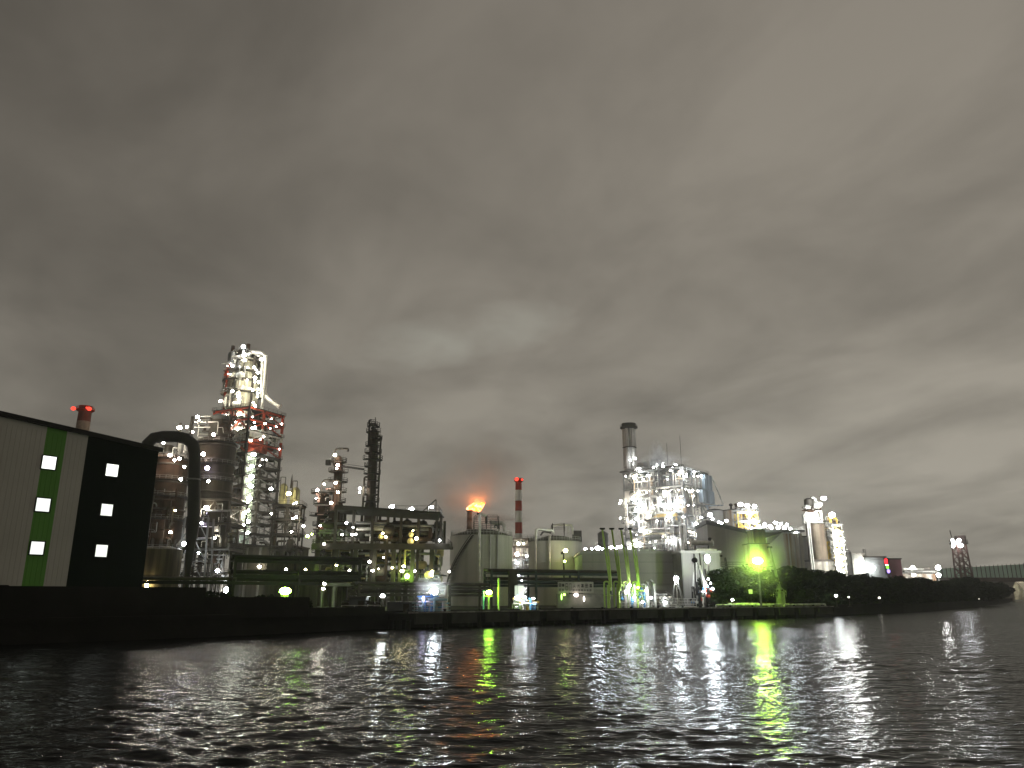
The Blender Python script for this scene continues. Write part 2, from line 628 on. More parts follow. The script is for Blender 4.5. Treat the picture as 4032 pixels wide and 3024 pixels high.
def build_land():
    b = MB()
    far = []
    n = len(BANK)
    for (x, y) in BANK:
        b.v.append((x, y, GZ))
    for i, (x, y) in enumerate(BANK):
        b.v.append((x - 260 - i * 40, y + 420 + i * 40, GZ))
    for i in range(n - 1):
        b.f.append((i, i + 1, n + i + 1, n + i))
    k = len(b.v)
    for i, (x, y) in enumerate(BANK):
        b.v.append((-6000 + 600 * i, 9000, GZ))
    for i in range(n - 1):
        b.f.append((n + i, n + i + 1, k + i + 1, k + i))
    structure('ground', b, LAND)
    w = MB()
    for i in range(n - 1):
        (x0, y0), (x1, y1) = BANK[i], BANK[i + 1]
        q = len(w.v)
        w.v += [(x0, y0, -1.5), (x1, y1, -1.5), (x1, y1, GZ), (x0, y0, GZ)]
        w.f.append((q, q + 1, q + 2, q + 3))
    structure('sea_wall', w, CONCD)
    # coping along the top of the sea wall
    c = MB()
    for i in range(n - 1):
        c.beam((*BANK[i], GZ + 0.22), (*BANK[i + 1], GZ + 0.22), 0.7, 0.5)
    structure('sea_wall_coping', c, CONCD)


build_land()


def build_water():
    rng = np.random.default_rng(5)
    ys = [4.0]
    while ys[-1] < 900:
        y = ys[-1]
        ys.append(y + max(0.07, y * 0.0062))
    ys = np.array(ys)
    nu = 620
    us = np.linspace(-1.05, 1.05, nu)
    Y = np.repeat(ys[:, None], nu, 1)
    X = us[None, :] * (Y * 0.95 + 3)
    sp = np.maximum(np.gradient(ys)[:, None] * np.ones((1, nu)), (us[1] - us[0]) * (Y * 0.95 + 3))
    Z = np.zeros_like(X)
    for i in range(72):
        lam = 10 ** rng.uniform(math.log10(0.38), math.log10(4.2))
        ang = rng.normal(math.radians(97), math.radians(29))
        k = 2 * math.pi / lam
        slope = 0.035 * (1.0 if lam < 1.6 else (1.6 / lam) ** 0.9)
        amp = slope / k
        ph = rng.uniform(0, 2 * math.pi)
        att = np.clip((lam / sp - 2.2) / 2.5, 0, 1)
        arg = k * (X * math.cos(ang) + Y * math.sin(ang)) + ph + 0.6 * np.sin(0.13 * X + 0.09 * Y + i)
        s_ = np.sin(arg)
        Z += amp * att * (s_ + 0.25 * np.cos(2 * arg))
    # gusts: patches of rougher and calmer water
    gust = 0.75 + 0.35 * np.sin(0.11 * X + 0.05 * Y + 1.0) * np.sin(0.045 * Y - 0.03 * X + 0.4) + 0.15 * np.sin(0.31 * X + 0.2 * Y)
    Z *= gust
    nr, nc = X.shape
    co = np.stack([X, Y, Z], -1).reshape(-1, 3)
    idx = np.arange(nr * nc).reshape(nr, nc)
    q = np.stack([idx[:-1, :-1], idx[:-1, 1:], idx[1:, 1:], idx[1:, :-1]], -1).reshape(-1, 4)
    me = bpy.data.meshes.new('water')
    me.vertices.add(len(co))
    me.vertices.foreach_set('co', co.ravel().astype(np.float32))
    me.loops.add(q.size)
    me.loops.foreach_set('vertex_index', q.ravel().astype(np.int32))
    me.polygons.add(len(q))
    me.polygons.foreach_set('loop_start', np.arange(0, q.size, 4, dtype=np.int32))
    me.polygons.foreach_set('loop_total', np.full(len(q), 4, dtype=np.int32))
    me.polygons.foreach_set('use_smooth', np.ones(len(q), dtype=bool))
    me.update(calc_edges=True)
    m = bpy.data.materials.new('canal_water')
    m.use_nodes = True
    nt = m.node_tree
    nt.nodes.clear()
    q_ = G(nt)
    out = q_.n('ShaderNodeOutputMaterial')
    gl_ = q_.n('ShaderNodeBsdfGlossy')
    gl_.inputs['Color'].default_value = (0.60, 0.61, 0.61, 1)
    gl_.inputs['Roughness'].default_value = 0.145
    df_ = q_.n('ShaderNodeBsdfDiffuse')
    df_.inputs['Color'].default_value = (0.004, 0.005, 0.005, 1)
    fr_ = q_.n('ShaderNodeFresnel')
    fr_.inputs['IOR'].default_value = 1.30
    bs = q_.n('ShaderNodeMixShader')
    q_.l(fr_.outputs[0], bs.inputs[0])
    q_.l(df_.outputs[0], bs.inputs[1])
    q_.l(gl_.outputs[0], bs.inputs[2])
    q_.l(bs.outputs[0], out.inputs[0])
    t = q_.n('ShaderNodeTexCoord')
    mp = q_.n('ShaderNodeMapping')
    mp.inputs['Scale'].default_value = (0.6, 1.7, 1)
    mp.inputs['Rotation'].default_value = (0, 0, math.radians(10))
    q_.l(t.outputs['Object'], mp.inputs[0])
    nz = q_.n('ShaderNodeTexNoise')
    nz.inputs['Scale'].default_value = 0.9
    nz.inputs['Detail'].default_value = 3.0
    nz.inputs['Roughness'].default_value = 0.6
    q_.l(mp.outputs[0], nz.inputs['Vector'])
    bp = q_.n('ShaderNodeBump')
    bp.inputs['Strength'].default_value = 1.0
    bp.inputs['Distance'].default_value = 0.22
    q_.l(nz.outputs[0], bp.inputs['Height'])
    q_.l(bp.outputs[0], gl_.inputs['Normal'])
    q_.l(bp.outputs[0], fr_.inputs['Normal'])
    me.materials.append(m)
    link('water', me, None, 'structure')
    # the rest of the canal, beyond the modelled waves
    b = MB()
    b.v += [(-4000, -3000, -0.6), (6000, -3000, -0.6), (6000, 9000, -0.6), (-4000, 9000, -0.6)]
    b.f.append((0, 1, 2, 3))
    structure('far_water', b, m)


build_water()

# ================================================================== LEFT: warehouse
def warehouse():
    A = Pt(0, 2345, 100.0)
    B = Pt(555, 2345, 114.5)
    A.z = B.z = GZ
    d = (B - A)
    d.z = 0
    ang = math.atan2(d.y, d.x)
    L = d.length
    t = Thing('warehouse', 'big warehouse with grey, green and black wall bands and six lit square windows', 'warehouse', (A.x, A.y, GZ), ang)
    Z = lambda px, py: t.plane(px, py, 1, 0.0)
    # roof heights along the wall
    zl = Z(0, 1645).z
    zr = Z(558, 1768).z
    ext = 40.0
    zroof = lambda x: zl + (zr - zl) * x / L
    xg0, xg1, xd = Z(80, 2335).x, Z(166, 2335).x, Z(256, 2335).x

    def band(name, a, b, m, label=None):
        mb = MB()
        mb.hexa([(a, 0, 0), (b, 0, 0), (b, 30, 0), (a, 30, 0), (a, 0, zroof(a)), (b, 0, zroof(b)), (b, 30, zroof(b)), (a, 30, zroof(a))])
        return t.add(name, mb, m, label=label)
    band('wall_panel', -ext, xg0, CLADG, 'grey wall band')
    band('wall_panel', xg0 + 0.003, xg1, CLADGREEN, 'green wall band')
    band('wall_panel', xg1 + 0.003, xd, CLADG, 'narrow grey wall band')
    band('wall_panel', xd + 0.003, L, CLADDARK, 'black green wall band')
    # cladding joints: upright ribs, too fine to tell apart -> one part for each band
    for (xa, xb, m) in ((-ext, xg0, CLADG), (xg0, xg1, CLADGREEN), (xg1, xd, CLADG), (xd, L, CLADDARK)):
        ribs = MB()
        x = xa + 0.3
        while x < xb - 0.1:
            ribs.beam((x, -0.012, 0.2), (x, -0.012, zroof(x) - 0.7), 0.06, 0.03)
            x += 0.6
        t.add('cladding_rib', ribs, m, kind='stuff')
    mb = MB()
    mb.hexa([(-ext, -0.5, zroof(-ext) - 0.05), (L + 0.4, -0.5, zroof(L) - 0.05), (L + 0.4, 30.5, zroof(L) - 0.05), (-ext, 30.5, zroof(-ext) - 0.05), (-ext, -0.5, zroof(-ext) + 0.55), (L + 0.4, -0.5, zroof(L) + 0.55), (L + 0.4, 30.5, zroof(L) + 0.55), (-ext, 30.5, zroof(-ext) + 0.55)])
    t.add('roof', mb, BLACK)
    for (px, py, s) in ((192, 1822, 1.0), (168, 1988, 1.0), (145, 2158, 0.95), (440, 1852, 1.0), (419, 2008, 0.95), (398, 2169, 0.95)):
        p = Z(px, py)
        w = 0.92 * s
        fr = MB()
        for (a, b) in (((-w, -w), (w, -w)), ((w, -w), (w, w)), ((w, w), (-w, w)), ((-w, w), (-w, -w))):
            fr.beam((p.x + a[0], -0.09, p.z + a[1]), (p.x + b[0], -0.09, p.z + b[1]), 0.14, 0.14)
        f = t.add('window', fr, BLACK)
        pn = MB().box(p.x - w + 0.06, -0.075, p.z - w + 0.06, p.x + w - 0.06, 0.02, p.z + w - 0.06)
        t.add('pane', pn, emis('lit_window_%d' % round(px), (0.95, 1.0, 0.94 if px < 300 else 0.90), 1.9 if py < 1950 else 1.25), parent=f)
    return t


warehouse()

# striped chimney beyond the warehouse
DULLR = mat('sooty_red_paint', (0.10, 0.022, 0.012), 0.7, 0, 0.3, 0.3)


def striped_chimney(name, label, px, ytop, D, wpx, bands, flare=False, lamps=(), foot=0.0):
    z1 = Zp(ytop, D)
    c = Pt(px, ytop, D)
    r = wpx / 2 * MPP(D, ytop)
    t = Thing(name, label, 'chimney', (c.x, D, GZ), 0)
    n = len(bands)
    zs = [z1 - GZ] + [Zp(b, D) - GZ for b, _ in bands]
    for k, (b, m) in enumerate(bands):
        za, zb = zs[k + 1], zs[k]
        f0 = r * (1 + 0.006 * (z1 - GZ - za))
        f1 = r * (1 + 0.006 * (z1 - GZ - zb))
        t.lathe('flue_band', 0, 0, [(f0, za), (f1, zb)], m, n=24)
    h = z1 - GZ
    t.lathe('top_platform', 0, 0, [(r * 1.02, h - r * 0.9), (r * 1.45, h - r * 0.6), (r * 1.45, h - r * 0.45), (r * 1.05, h - r * 0.42)], REDP, n=20)
    t.ring_railing(0, 0, r * 1.4, h - r * 0.45, REDP, h=1.0, n=12)
    t.lathe('rim', 0, 0, [(r * 1.05, h - 0.3), (r * 1.1, h + 0.3), (r * 0.9, h + 0.3)], REDP, n=20)
    for (lx, lz, lr) in lamps:
        t.lamp((lx * r, -r * 1.3, h - lz * r), lr, LRED, 'beacon')
    return t, r, h


striped_chimney('red_white_chimney', 'slim dull red chimney top with two red beacons above the warehouse roof', 338, 1603, 300, 46,
                [(1660, DULLR), (1700, mat('dirty_white_paint', (0.20, 0.15, 0.11), 0.7)), (1760, REDP), (1840, WHITEP), (1960, REDP), (2340, WHITEP)], lamps=[(-1.35, 0.55, 0.9), (1.35, 0.6, 0.9), (0.9, 0.4, 0.4)])

# ================================================================== refinery, left cluster
DT = 300.0


def vessel(name, label, px, w, ytop, ybot, D, m, bands=(), legs=None, cat='vessel'):
    c = Pt(px, (ytop + ybot) / 2, D)
    r = w / 2 * MPP(D, ytop)
    t = Thing(name, label, cat, (c.x, D, GZ))
    za, zb = Zp(ybot, D) - GZ, Zp(ytop, D) - GZ
    t.lathe('shell', 0, 0, [(r * 0.45, za - r * 0.7), (r * 0.9, za - r * 0.15), (r, za), (r, zb), (r * 0.93, zb + r * 0.12), (r * 0.6, zb + r * 0.3), (r * 0.2, zb + r * 0.36)], m, n=36)
    for b in bands:
        z = Zp(b, D) - GZ
        t.lathe('stiffener_ring', 0, 0, [(r * 1.01, z - 0.25), (r * 1.07, z - 0.2), (r * 1.07, z + 0.2), (r * 1.01, z + 0.25)], STEEL, n=36)
    return t, r, za, zb


# ---- near round vessel with platforms (brown)
D1 = 235.0
v1, r1, za, zb = vessel('round_vessel', 'dark brown round vessel with lamps round its shoulder, under the big bent duct', 640, 165, 1815, 2120, D1, BROWN, bands=(1835, 1905, 1955, 2010, 2045))
for yy in (1815, 1898, 1960, 2050):
    z = Zp(yy, D1) - GZ
    v1.lathe('gallery', 0, 0, [(r1 * 1.02, z - 0.1), (r1 * 1.18, z - 0.1), (r1 * 1.18, z + 0.1), (r1 * 1.02, z + 0.1)], BLACK, n=36)
    v1.ring_railing(0, 0, r1 * 1.17, z + 0.1, GREY, n=28)
v1.cyl('top_nozzle', 0, 0, zb + r1 * 0.3, zb + r1 * 0.75, r1 * 0.22, STEEL)
v1.cyl('top_nozzle', r1 * 0.55, 0, zb, zb + r1 * 0.9, r1 * 0.12, PALE)
for a in range(8):
    th = math.pi * (1 + (a + 0.5) / 8)
    x, y = r1 * 0.9 * math.cos(th), r1 * 0.9 * math.sin(th)
    v1.cyl('support_leg', x, y, 0, za, 0.5, STEEL, n=8)
clutter(v1, -r1 * 1.1, r1 * 1.1, -r1 * 1.15, -r1 * 0.95, 8, za + 14, 44, 5, [STEEL, GREY, BROWN], 0.12, 0.3, drums=False)
clutter(v1, -r1 * 1.0, r1 * 1.0, -r1 * 0.6, r1 * 0.2, zb + 0.5, zb + r1 * 0.45, 22, 8, [STEEL, GREY, PALE], 0.12, 0.25, drums=False)
for (px, py, rp, m) in ((606, 1780, 10, LW), (669, 1792, 11, LPINK), (706, 1806, 9, LPINK), (687, 1812, 6, LW), (726, 1838, 7, LW), (586, 1862, 10, LPINK), (712, 1887, 9, LW), (643, 1743, 8, LW), (690, 2010, 5, LWARM), (672, 2096, 9, LW), (538, 2064, 7, LVIO), (528, 2085, 4, LVIO)):
    v1.lamp(v1.at(px, py, D1 - r1 * 1.22), rp * MPP(D1) * 0.85, m, post=1.4)

# ---- beige drum tank below it
D0 = 205.0
c = Pt(578, 2300, D0)
t = Thing('low_tank', 'squat beige tank behind the black embankment, beside the warehouse', 'tank', (c.x, D0 + 6, GZ))
zt = Zp(2160, D0) - GZ
t.lathe('shell', 0, 0, [(5.4, 0), (5.4, zt), (4.6, zt + 0.5), (0.4, zt + 1.1)], mat('beige_tank_paint', (0.11, 0.088, 0.052), 0.7, 0, 0.25, 0.2, streak=0.6), n=32)
t.lathe('stiffener_ring', 0, 0, [(5.4, zt * 0.5), (5.6, zt * 0.5), (5.6, zt * 0.5 + 0.3), (5.4, zt * 0.5 + 0.3)], STEEL, n=32)
t.ring_railing(0, 0, 5.2, zt, GREY, n=20)
t.lamp(t.at(578, 2303, D0 - 0.5), 0.75, LWARM, sq=(0.55, 0.6, 1.4))

# ---- big black bent duct
DD = 208.0
c = Pt(600, 2300, DD)
t = Thing('bent_duct', 'thick black gas duct bent over like a hoop beside the warehouse', 'duct', (c.x, DD, GZ))
rd = 23 * MPP(DD, 1800)
pts = [t.at(575, 1990, DD), t.at(575, 1717, DD), t.at(768, 1722, DD), t.at(762, 2040, DD)]
t.tube('duct', pts, rd, BLACK, n=18, bend=rd * 3.0)
p = t.at(762, 1888, DD)
t.lathe('flange', p.x, p.y, [(rd * 1.02, p.z - 0.2), (rd * 1.16, p.z - 0.2), (rd * 1.16, p.z + 0.2), (rd * 1.02, p.z + 0.2)], GREY, n=24)
p = t.at(762, 2035, DD)
t.lathe('hopper', p.x, p.y, [(rd * 0.5, 9), (rd * 0.75, p.z * 0.7), (rd * 1.1, p.z - 2), (rd * 1.1, p.z)], BLACK, n=20)
p = t.at(575, 1990, DD)
t.cyl('riser', p.x, p.y, 0.0, p.z, rd * 0.98, BLACK)
t.cyl('riser', t.at(762, 2035, DD).x, p.y, 0.0, 10, rd * 0.5, BLACK)

# ---- lattice trestle left of the tower
c = Pt(735, 2300, 215)
t = Thing('lattice_trestle', 'grey lattice trestle with diagonal legs below the bent duct', 'trestle', (c.x, 217, GZ))
hh = Zp(2035, 215) - GZ
for (sx, sy) in ((-1, 0), (1, 0), (-1, 1), (1, 1)):
    t.beam('leg', (sx * 4.2, sy * 5, 0), (sx * 3.2, sy * 4, hh), 0.45, GREY)
for k in range(4):
    z0, z1 = hh * k / 4, hh * (k + 1) / 4
    w0, w1 = 4.2 - 1.0 * k / 4, 4.2 - 1.0 * (k + 1) / 4
    t.beam('strut', (-w1, 0, z1), (w1, 0, z1), 0.3, GREY)
    t.beam('brace', (-w0, -0.1, z0), (0, -0.1, z1), 0.22, GREY)
    t.beam('brace', (w0, -0.1, z0), (0, -0.1, z1), 0.23, GREY)
t.lamp(t.at(724, 2142, 213), 0.7, LWC, post=1.2)
t.lamp(t.at(782, 2177, 213), 0.35, LWC)

# ---- second vessel, behind the duct on the right
D2 = 265.0
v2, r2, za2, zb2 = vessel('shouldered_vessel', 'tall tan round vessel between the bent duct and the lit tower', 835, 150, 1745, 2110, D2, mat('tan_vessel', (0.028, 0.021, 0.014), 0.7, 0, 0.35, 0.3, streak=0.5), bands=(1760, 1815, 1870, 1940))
for yy in (1750, 1835, 1900):
    z = Zp(yy, D2) - GZ
    v2.lathe('gallery', 0, 0, [(r2 * 1.02, z - 0.1), (r2 * 1.2, z - 0.1), (r2 * 1.2, z + 0.1), (r2 * 1.02, z + 0.1)], BLACK, n=36)
    v2.ring_railing(0, 0, r2 * 1.19, z + 0.1, GREY, n=28)
for a in range(8):
    th = math.pi * (1 + (a + 0.5) / 8)
    v2.cyl('support_leg', r2 * 0.9 * math.cos(th), r2 * 0.9 * math.sin(th), 0, za2, 0.5, STEEL, n=8)
# head house with pipes on top of it
z0_ = zb2 + r2 * 0.3
v2.cyl('head_drum', 0.5, 0, z0_ - 1, z0_ + 6.0, r2 * 0.55, STEEL)
v2.lathe('head_dome', 0.5, 0, [(r2 * 0.58, z0_ + 6), (r2 * 0.5, z0_ + 7.4), (r2 * 0.25, z0_ + 8.3), (r2 * 0.05, z0_ + 8.5)], GREY)
clutter(v2, -r2 * 1.1, r2 * 0.9, -r2 * 0.8, r2 * 0.3, z0_ - 2, z0_ + 8, 34, 12, [STEEL, GREY, BROWN, SILVER], 0.12, 0.3, drums=False)
clutter(v2, -r2 * 1.2, r2 * 1.6, -r2 * 1.4, -r2 * 1.05, 6, za2 + 10, 46, 13, [STEEL, GREY, BROWN, STEEL, SILVER], 0.14, 0.34)
v2.frame([-r2 * 1.35, 0, r2 * 1.45], [-r2 * 1.3, r2 * 1.3], [10, 18, 26, 34], 0, cw=0.5, cm=STEEL, dm=BLACK, braces=[('f', 0, 0, 'V'), ('f', 1, 1, 'X'), ('f', 0, 2, '/'), ('f', 1, 3, 'V')])
for (px, py, rp, m) in ((707, 1684, 9, LW), (737, 1681, 9, LW), (778, 1642, 9, LW), (784, 1656, 5, LW), (759, 1701, 7, LPINK), (841, 1711, 9, LPINK), (800, 1788, 12, LPINK), (816, 1843, 12, LVIO), (821, 1895, 8, LW), (813, 1999, 11, LW), (794, 2060, 11, LVIO), (845, 2119, 8, LW), (856, 2247, 9, LWC), (892, 2323, 13, LWB), (514, 1742, 9, LW)):
    v2.lamp(v2.at(px, py, D2 - r2 * 1.5), rp * MPP(D2) * 0.85, m, post=1.4)
v2.cyl('vent_stack', v2.at(752, 1700, D2).x, 0, z0_ - 3, Zp(1640, D2) - GZ, 0.55, STEEL)
v2.cyl('vent_stack', v2.at(722, 1700, D2).x, -3, z0_ - 6, Zp(1672, D2) - GZ, 0.4, STEEL)

# ---- the main tower
c = Pt(985, 1600, 292)
TR = math.radians(-25.7)
SX = 18.6
# corner nearest the boat is local (SX, 0)
cx_, cy_ = c.x, 292.0
loc = Vector((cx_, cy_, GZ)) - Matrix.Rotation(TR, 3, 'Z') @ Vector((SX, 0, 0))
tw = Thing('reactor_tower', 'tallest tower, red and white steel frame with lit yellow vessel on top', 'tower', tuple(loc), TR)


def band_mat(z):
    return REDP if z > ZB1 else (WHITEP if z > ZB2 else (REDP if z > ZB3 else STEEL))


zT = Zp(1600, 292) - GZ
ZB1, ZB2, ZB3 = Zp(1675, 292) - GZ, Zp(1712, 292) - GZ, Zp(1772, 292) - GZ
lev_px = [2140, 2095, 2052, 2003, 1955, 1908, 1866, 1824, 1780, 1735, 1690, 1645, 1600]
zs = [Zp(p, 292) - GZ for p in lev_px]
br = []
for k in range(1, len(zs)):
    br.append(('r', 1, k, '\\' if k % 2 else '\\'))
    br.append(('r', 0, k, '/'))
    if k >= 8:
        br.append(('f', 0, k, 'V'))
        br.append(('f', 1, k, 'V'))
    elif k % 3 == 0:
        br.append(('f', k % 2, k, 'X'))
tw.frame([0, SX / 2, SX], [0, SX * 0.42, SX], zs, 0, cw=0.75, bw=0.5, cm=STEEL, bm=band_mat, dm=BLACK, braces=br, bracem=lambda z: band_mat(z) if z > ZB3 else GREY, brw=0.42, rail=True)
# painted column sleeves on the red/white part (columns carry the warning paint)
for (x, y) in ((0, 0), (SX / 2, 0), (SX, 0), (SX, SX * 0.42), (SX, SX)):
    for (a, b, m) in ((ZB3, ZB2, REDP), (ZB2, ZB1, WHITEP), (ZB1, zT - 0.9, REDP)):
        tw.box('column', (x - 0.42, y - 0.42, a + 0.004), (x + 0.42, y + 0.42, b - 0.004), m if (x, y) != (SX, 0) else BLACK)
# stair strip with pale sheeting on the right-hand face
zst = Zp(2142, 292) - GZ
for k in range(len(zs) - 4):
    za_, zb_ = (zs[k - 1] if k else zst - 3.5) + 0.25, zs[k] - 0.95
    if k == 0:
        za_ = zs[0] - 4.6
    tw.box('wall_sheet', (SX - 1.5, 1.2, za_), (SX - 1.2, 7.0, zb_), STAIRP)
    for q in range(1, 5):
        tw.box('sheet_rib', (SX - 1.21, 1.2 + q * 1.16, za_ + 0.05), (SX - 1.12, 1.28 + q * 1.16, zb_ - 0.05), GREY)
# plain enclosure panels on the painted part
za_, zb_ = ZB3 - 0.5, ZB2
tw.box('wall_sheet', (SX - 1.5, 2.4, ZB3 + 0.3), (SX - 1.2, 12.5, ZB2 - 0.4), REDP, label='red sheet panel')
tw.box('wall_sheet', (SX - 1.5, 2.4, ZB2 + 0.1), (SX - 1.2, 12.5, ZB1 - 0.3), WHITEP, label='white sheet panel')
# vessels standing inside the frame
tw.lathe('inner_vessel', SX * 0.45, SX * 0.45, [(3, 18), (5.4, 21), (5.4, zs[7]), (4, zs[7] + 2), (3.4, zs[11])], mat('olive_vessel', (0.20, 0.17, 0.10), 0.6, 0.1, 0.3, 0.3, streak=0.6), n=28)
clutter(tw, 0.6, SX - 1.8, -0.2, 3.0, 20, zs[8], 62, 21, [STEEL, BROWN, GREY, STEEL], 0.14, 0.34)
clutter(tw, 0.6, SX - 1.8, 0.3, 3.0, zs[8], zT - 1, 52, 22, [WHITEP, SILVER, PALE, SILVER, GREY], 0.16, 0.42)
clutter(tw, SX - 4.0, SX - 1.8, 2.0, SX - 1, zs[9], zT - 1, 14, 23, [GREY, BROWN, REDP], 0.16, 0.36, drums=False)
R = random.Random(66)
for k in range(70):
    y_ = R.uniform(7.5, SX - 0.6)
    z_ = R.uniform(zs[0] - 3, zT - 2)
    r_ = R.uniform(0.12, 0.34)
    x_ = SX - R.uniform(0.3, 2.6)
    m = R.choice([SILVER, PALE, GREY, WHITEP] if z_ > zs[7] else [STEEL, GREY, STEEL, BROWN])
    if k % 2:
        h_ = R.uniform(3, 10)
        tw.tube('riser', [(x_, y_, z_), (x_, y_, min(zT - 1, z_ + h_)), (x_, min(SX - 0.4, y_ + R.uniform(1, 3)), min(zT - 1, z_ + h_))], r_, m)
    else:
        tw.tube('riser', [(x_, y_, z_), (x_, min(SX - 0.4, y_ + R.uniform(2, 8)), z_), (x_, min(SX - 0.4, y_ + 8), z_ - 1.6)], r_, m)
R = random.Random(67)
for k in range(26):
    p_ = (R.uniform(0.5, SX - 2), -0.9, R.uniform(zs[6], zT - 1)) if k % 2 else (SX + 0.7, R.uniform(1, SX - 1), R.uniform(zs[7], zT - 1))
    tw.lamp(p_, R.uniform(0.26, 0.42), LWP, post=0.8)
for k in range(22):
    th = R.uniform(math.pi * 1.0, math.pi * 2.0) + TR * -1
    tw.lamp((tw.at(962, 1480, 303).x + 6.6 * math.cos(th), tw.at(962, 1480, 303).y + 6.6 * math.sin(th), R.uniform(zT + 2, Zp(1400, 303) - GZ)), R.uniform(0.26, 0.42), LWP, post=0.8)
# top section: lit vessel with hoop pipes
zc = zT
CXT, CYT = SX * 0.42, SX * 0.42
cpt = tw.at(962, 1480, 303)
CXT, CYT = cpt.x, cpt.y
rv = 74 * MPP(303, 1480)
ztop = Zp(1395, 303) - GZ
YV = mat('cream_vessel', (0.56, 0.54, 0.40), 0.5, 0.15, 0.2, 0.4, streak=0.8)
tw.lathe('top_vessel', CXT, CYT, [(rv * 0.5, zc - 2), (rv * 0.8, zc + 1.5), (rv * 0.8, zc + (ztop - zc) * 0.55), (rv * 0.62, zc + (ztop - zc) * 0.66), (rv * 0.62, ztop - 4), (rv * 0.45, ztop - 2.0), (rv * 0.15, ztop - 1)], YV, n=32)
for yy, k in ((1555, 1.12), (1508, 1.08), (1472, 1.0), (1430, 0.9), (1398, 0.7)):
    z = Zp(yy, 303) - GZ
    tw.lathe('gallery', CXT, CYT, [(rv * 0.6, z - 0.12), (rv * k, z - 0.12), (rv * k, z + 0.12), (rv * 0.6, z + 0.12)], STEEL, n=28)
    tw.ring_railing(CXT, CYT, rv * k - 0.1, z + 0.12, GREY, n=20)
# four posts
for (px, m) in ((886, REDP), (925, GREY), (990, STEEL), (1036, PALE)):
    a = tw.at(px - 3, 1590, 298)
    b_pt = tw.at(px + (12 if px < 900 else 2), 1400 if px > 900 else 1500, 298)
    tw.beam('post', (a.x, a.y, zc), (a.x, a.y, Zp(1400 if px > 900 else 1475, 298) - GZ), 0.7, m)
a = tw.at(886, 1480, 298)
b_pt = tw.at(925, 1395, 298)
tw.beam('knee_strut', (a.x, a.y, a.z), (b_pt.x, b_pt.y, b_pt.z), 0.9, REDP)
# hoop duct on the right
p0, p1, p2, p3 = tw.at(975, 1400, 300), tw.at(985, 1386, 300), tw.at(1049, 1391, 300), tw.at(1040, 1562, 300)
p4 = tw.at(1103, 1602, 300)
tw.tube('hoop_pipe', [p0, p1, p2, p3, p4], 0.95, SILVER, n=12, bend=3)
p1, p2, p3 = tw.at(1003, 1400, 299), tw.at(1033, 1402, 299), tw.at(1026, 1565, 299)
tw.tube('hoop_pipe', [tw.at(1003, 1425, 299), p1, p2, p3], 0.45, PALE, n=10, bend=2)
for (px, y0, y1) in ((917, 1362, 1402), (979, 1355, 1385)):
    a, b_pt = tw.at(px - 3, y1, 300), tw.at(px, y0, 300)
    tw.cyl('vent_stack', a.x, a.y, a.z, b_pt.z, 0.75, BROWN, n=12)
clutter(tw, CXT - rv * 0.75, CXT + rv * 0.75, CYT - rv * 0.95, CYT - rv * 0.7, zc + 1, ztop - 1, 44, 31, [SILVER, PALE, WHITEP, GREY, STEEL], 0.14, 0.36)
clutter(tw, CXT - rv * 0.4, CXT + rv * 0.4, CYT - rv * 0.5, CYT, ztop - 3, ztop + 2.0, 16, 32, [PALE, GREY, BROWN], 0.12, 0.25, drums=False)
TL = [(958, 1365, 9, LWC), (961, 1398, 9, LW), (1030, 1415, 9, LW), (916, 1440, 9, LWC), (1001, 1446, 8, LW), (1015, 1467, 8, LW), (1004, 1488, 8, LW), (1020, 1504, 8, LW), (996, 1535, 8, LW), (915, 1541, 9, LW), (940, 1561, 9, LW), (1014, 1548, 6, LW)]
for (px, py, rp, m) in TL:
    tw.lamp(tw.at(px, py, 291.5), rp * MPP(292) * 0.85, m, post=1.0)
TL2 = [(869, 1579, 9, LW, 299), (1005, 1600, 7, LW, 291), (941, 1630, 9, LW, 294), (879, 1652, 8, LW, 298), (937, 1690, 10, LW, 294), (1004, 1684, 9, LWS, 292.5), (1044, 1668, 6, LWARM, 293), (845, 1720, 9, LW, 300), (881, 1772, 9, LW, 297), (988, 1735, 8, LWS, 293), (998, 1789, 12, LWS, 290.6), (992, 1836, 12, LWS, 290.6), (991, 1876, 12, LWS, 290.6), (988, 1914, 12, LWS, 290.6), (982, 1963, 12, LWS, 290.6), (976, 1976, 7, LW, 290.6), (976, 2010, 12, LWS, 290.6), (966, 2019, 11, LW, 290.6), (975, 2054, 12, LWS, 290.6), (961, 2066, 8, LW, 290.6), (977, 2097, 8, LWC, 290.6), (968, 2100, 6, LWC, 290.6), (874, 1964, 8, LPINK, 292), (870, 1979, 10, LPINK, 292), (870, 2013, 6, LW, 292), (859, 2046, 10, LW, 292), (861, 2097, 5, LWARM, 292), (1067, 1925, 11, LW, 291), (1070, 2023, 7, LW, 291), (988, 2191, 8, LWARM, 285), (1021, 2232, 6, LW, 280), (981, 2277, 5, LWARM, 280)]
for (px, py, rp, m, D) in TL2:
    p_ = tw.plane(px, py, 0, SX + 1.0) if (m is LWS or (px, py) == (988, 1735)) else tw.at(px, py, D)
    tw.lamp(p_, rp * MPP(292) * 0.85, m, post=0.9)
# low concrete plinth building under the tower
a = Pt(895, 2200, 282)
t = Thing('plinth_building', 'dark square concrete building at the foot of the tallest tower', 'building', (a.x, 284, GZ), math.radians(-8))
w = 24
hz = Zp(2150, 284) - GZ
t.box('wall', (0, 0, 0), (w, 14, hz - 0.6), mat('sooty_concrete', (0.05, 0.045, 0.032), 0.8, 0, 0.3, 0.15, streak=0.4))
t.box('roof', (-0.4, -0.4, hz - 0.6), (w + 0.4, 14.4, hz), STEEL)
for k in range(5):
    t.box('pilaster', (1 + k * 5.2, -0.35, 0), (1.8 + k * 5.2, -0.004, hz - 0.62), CONC)

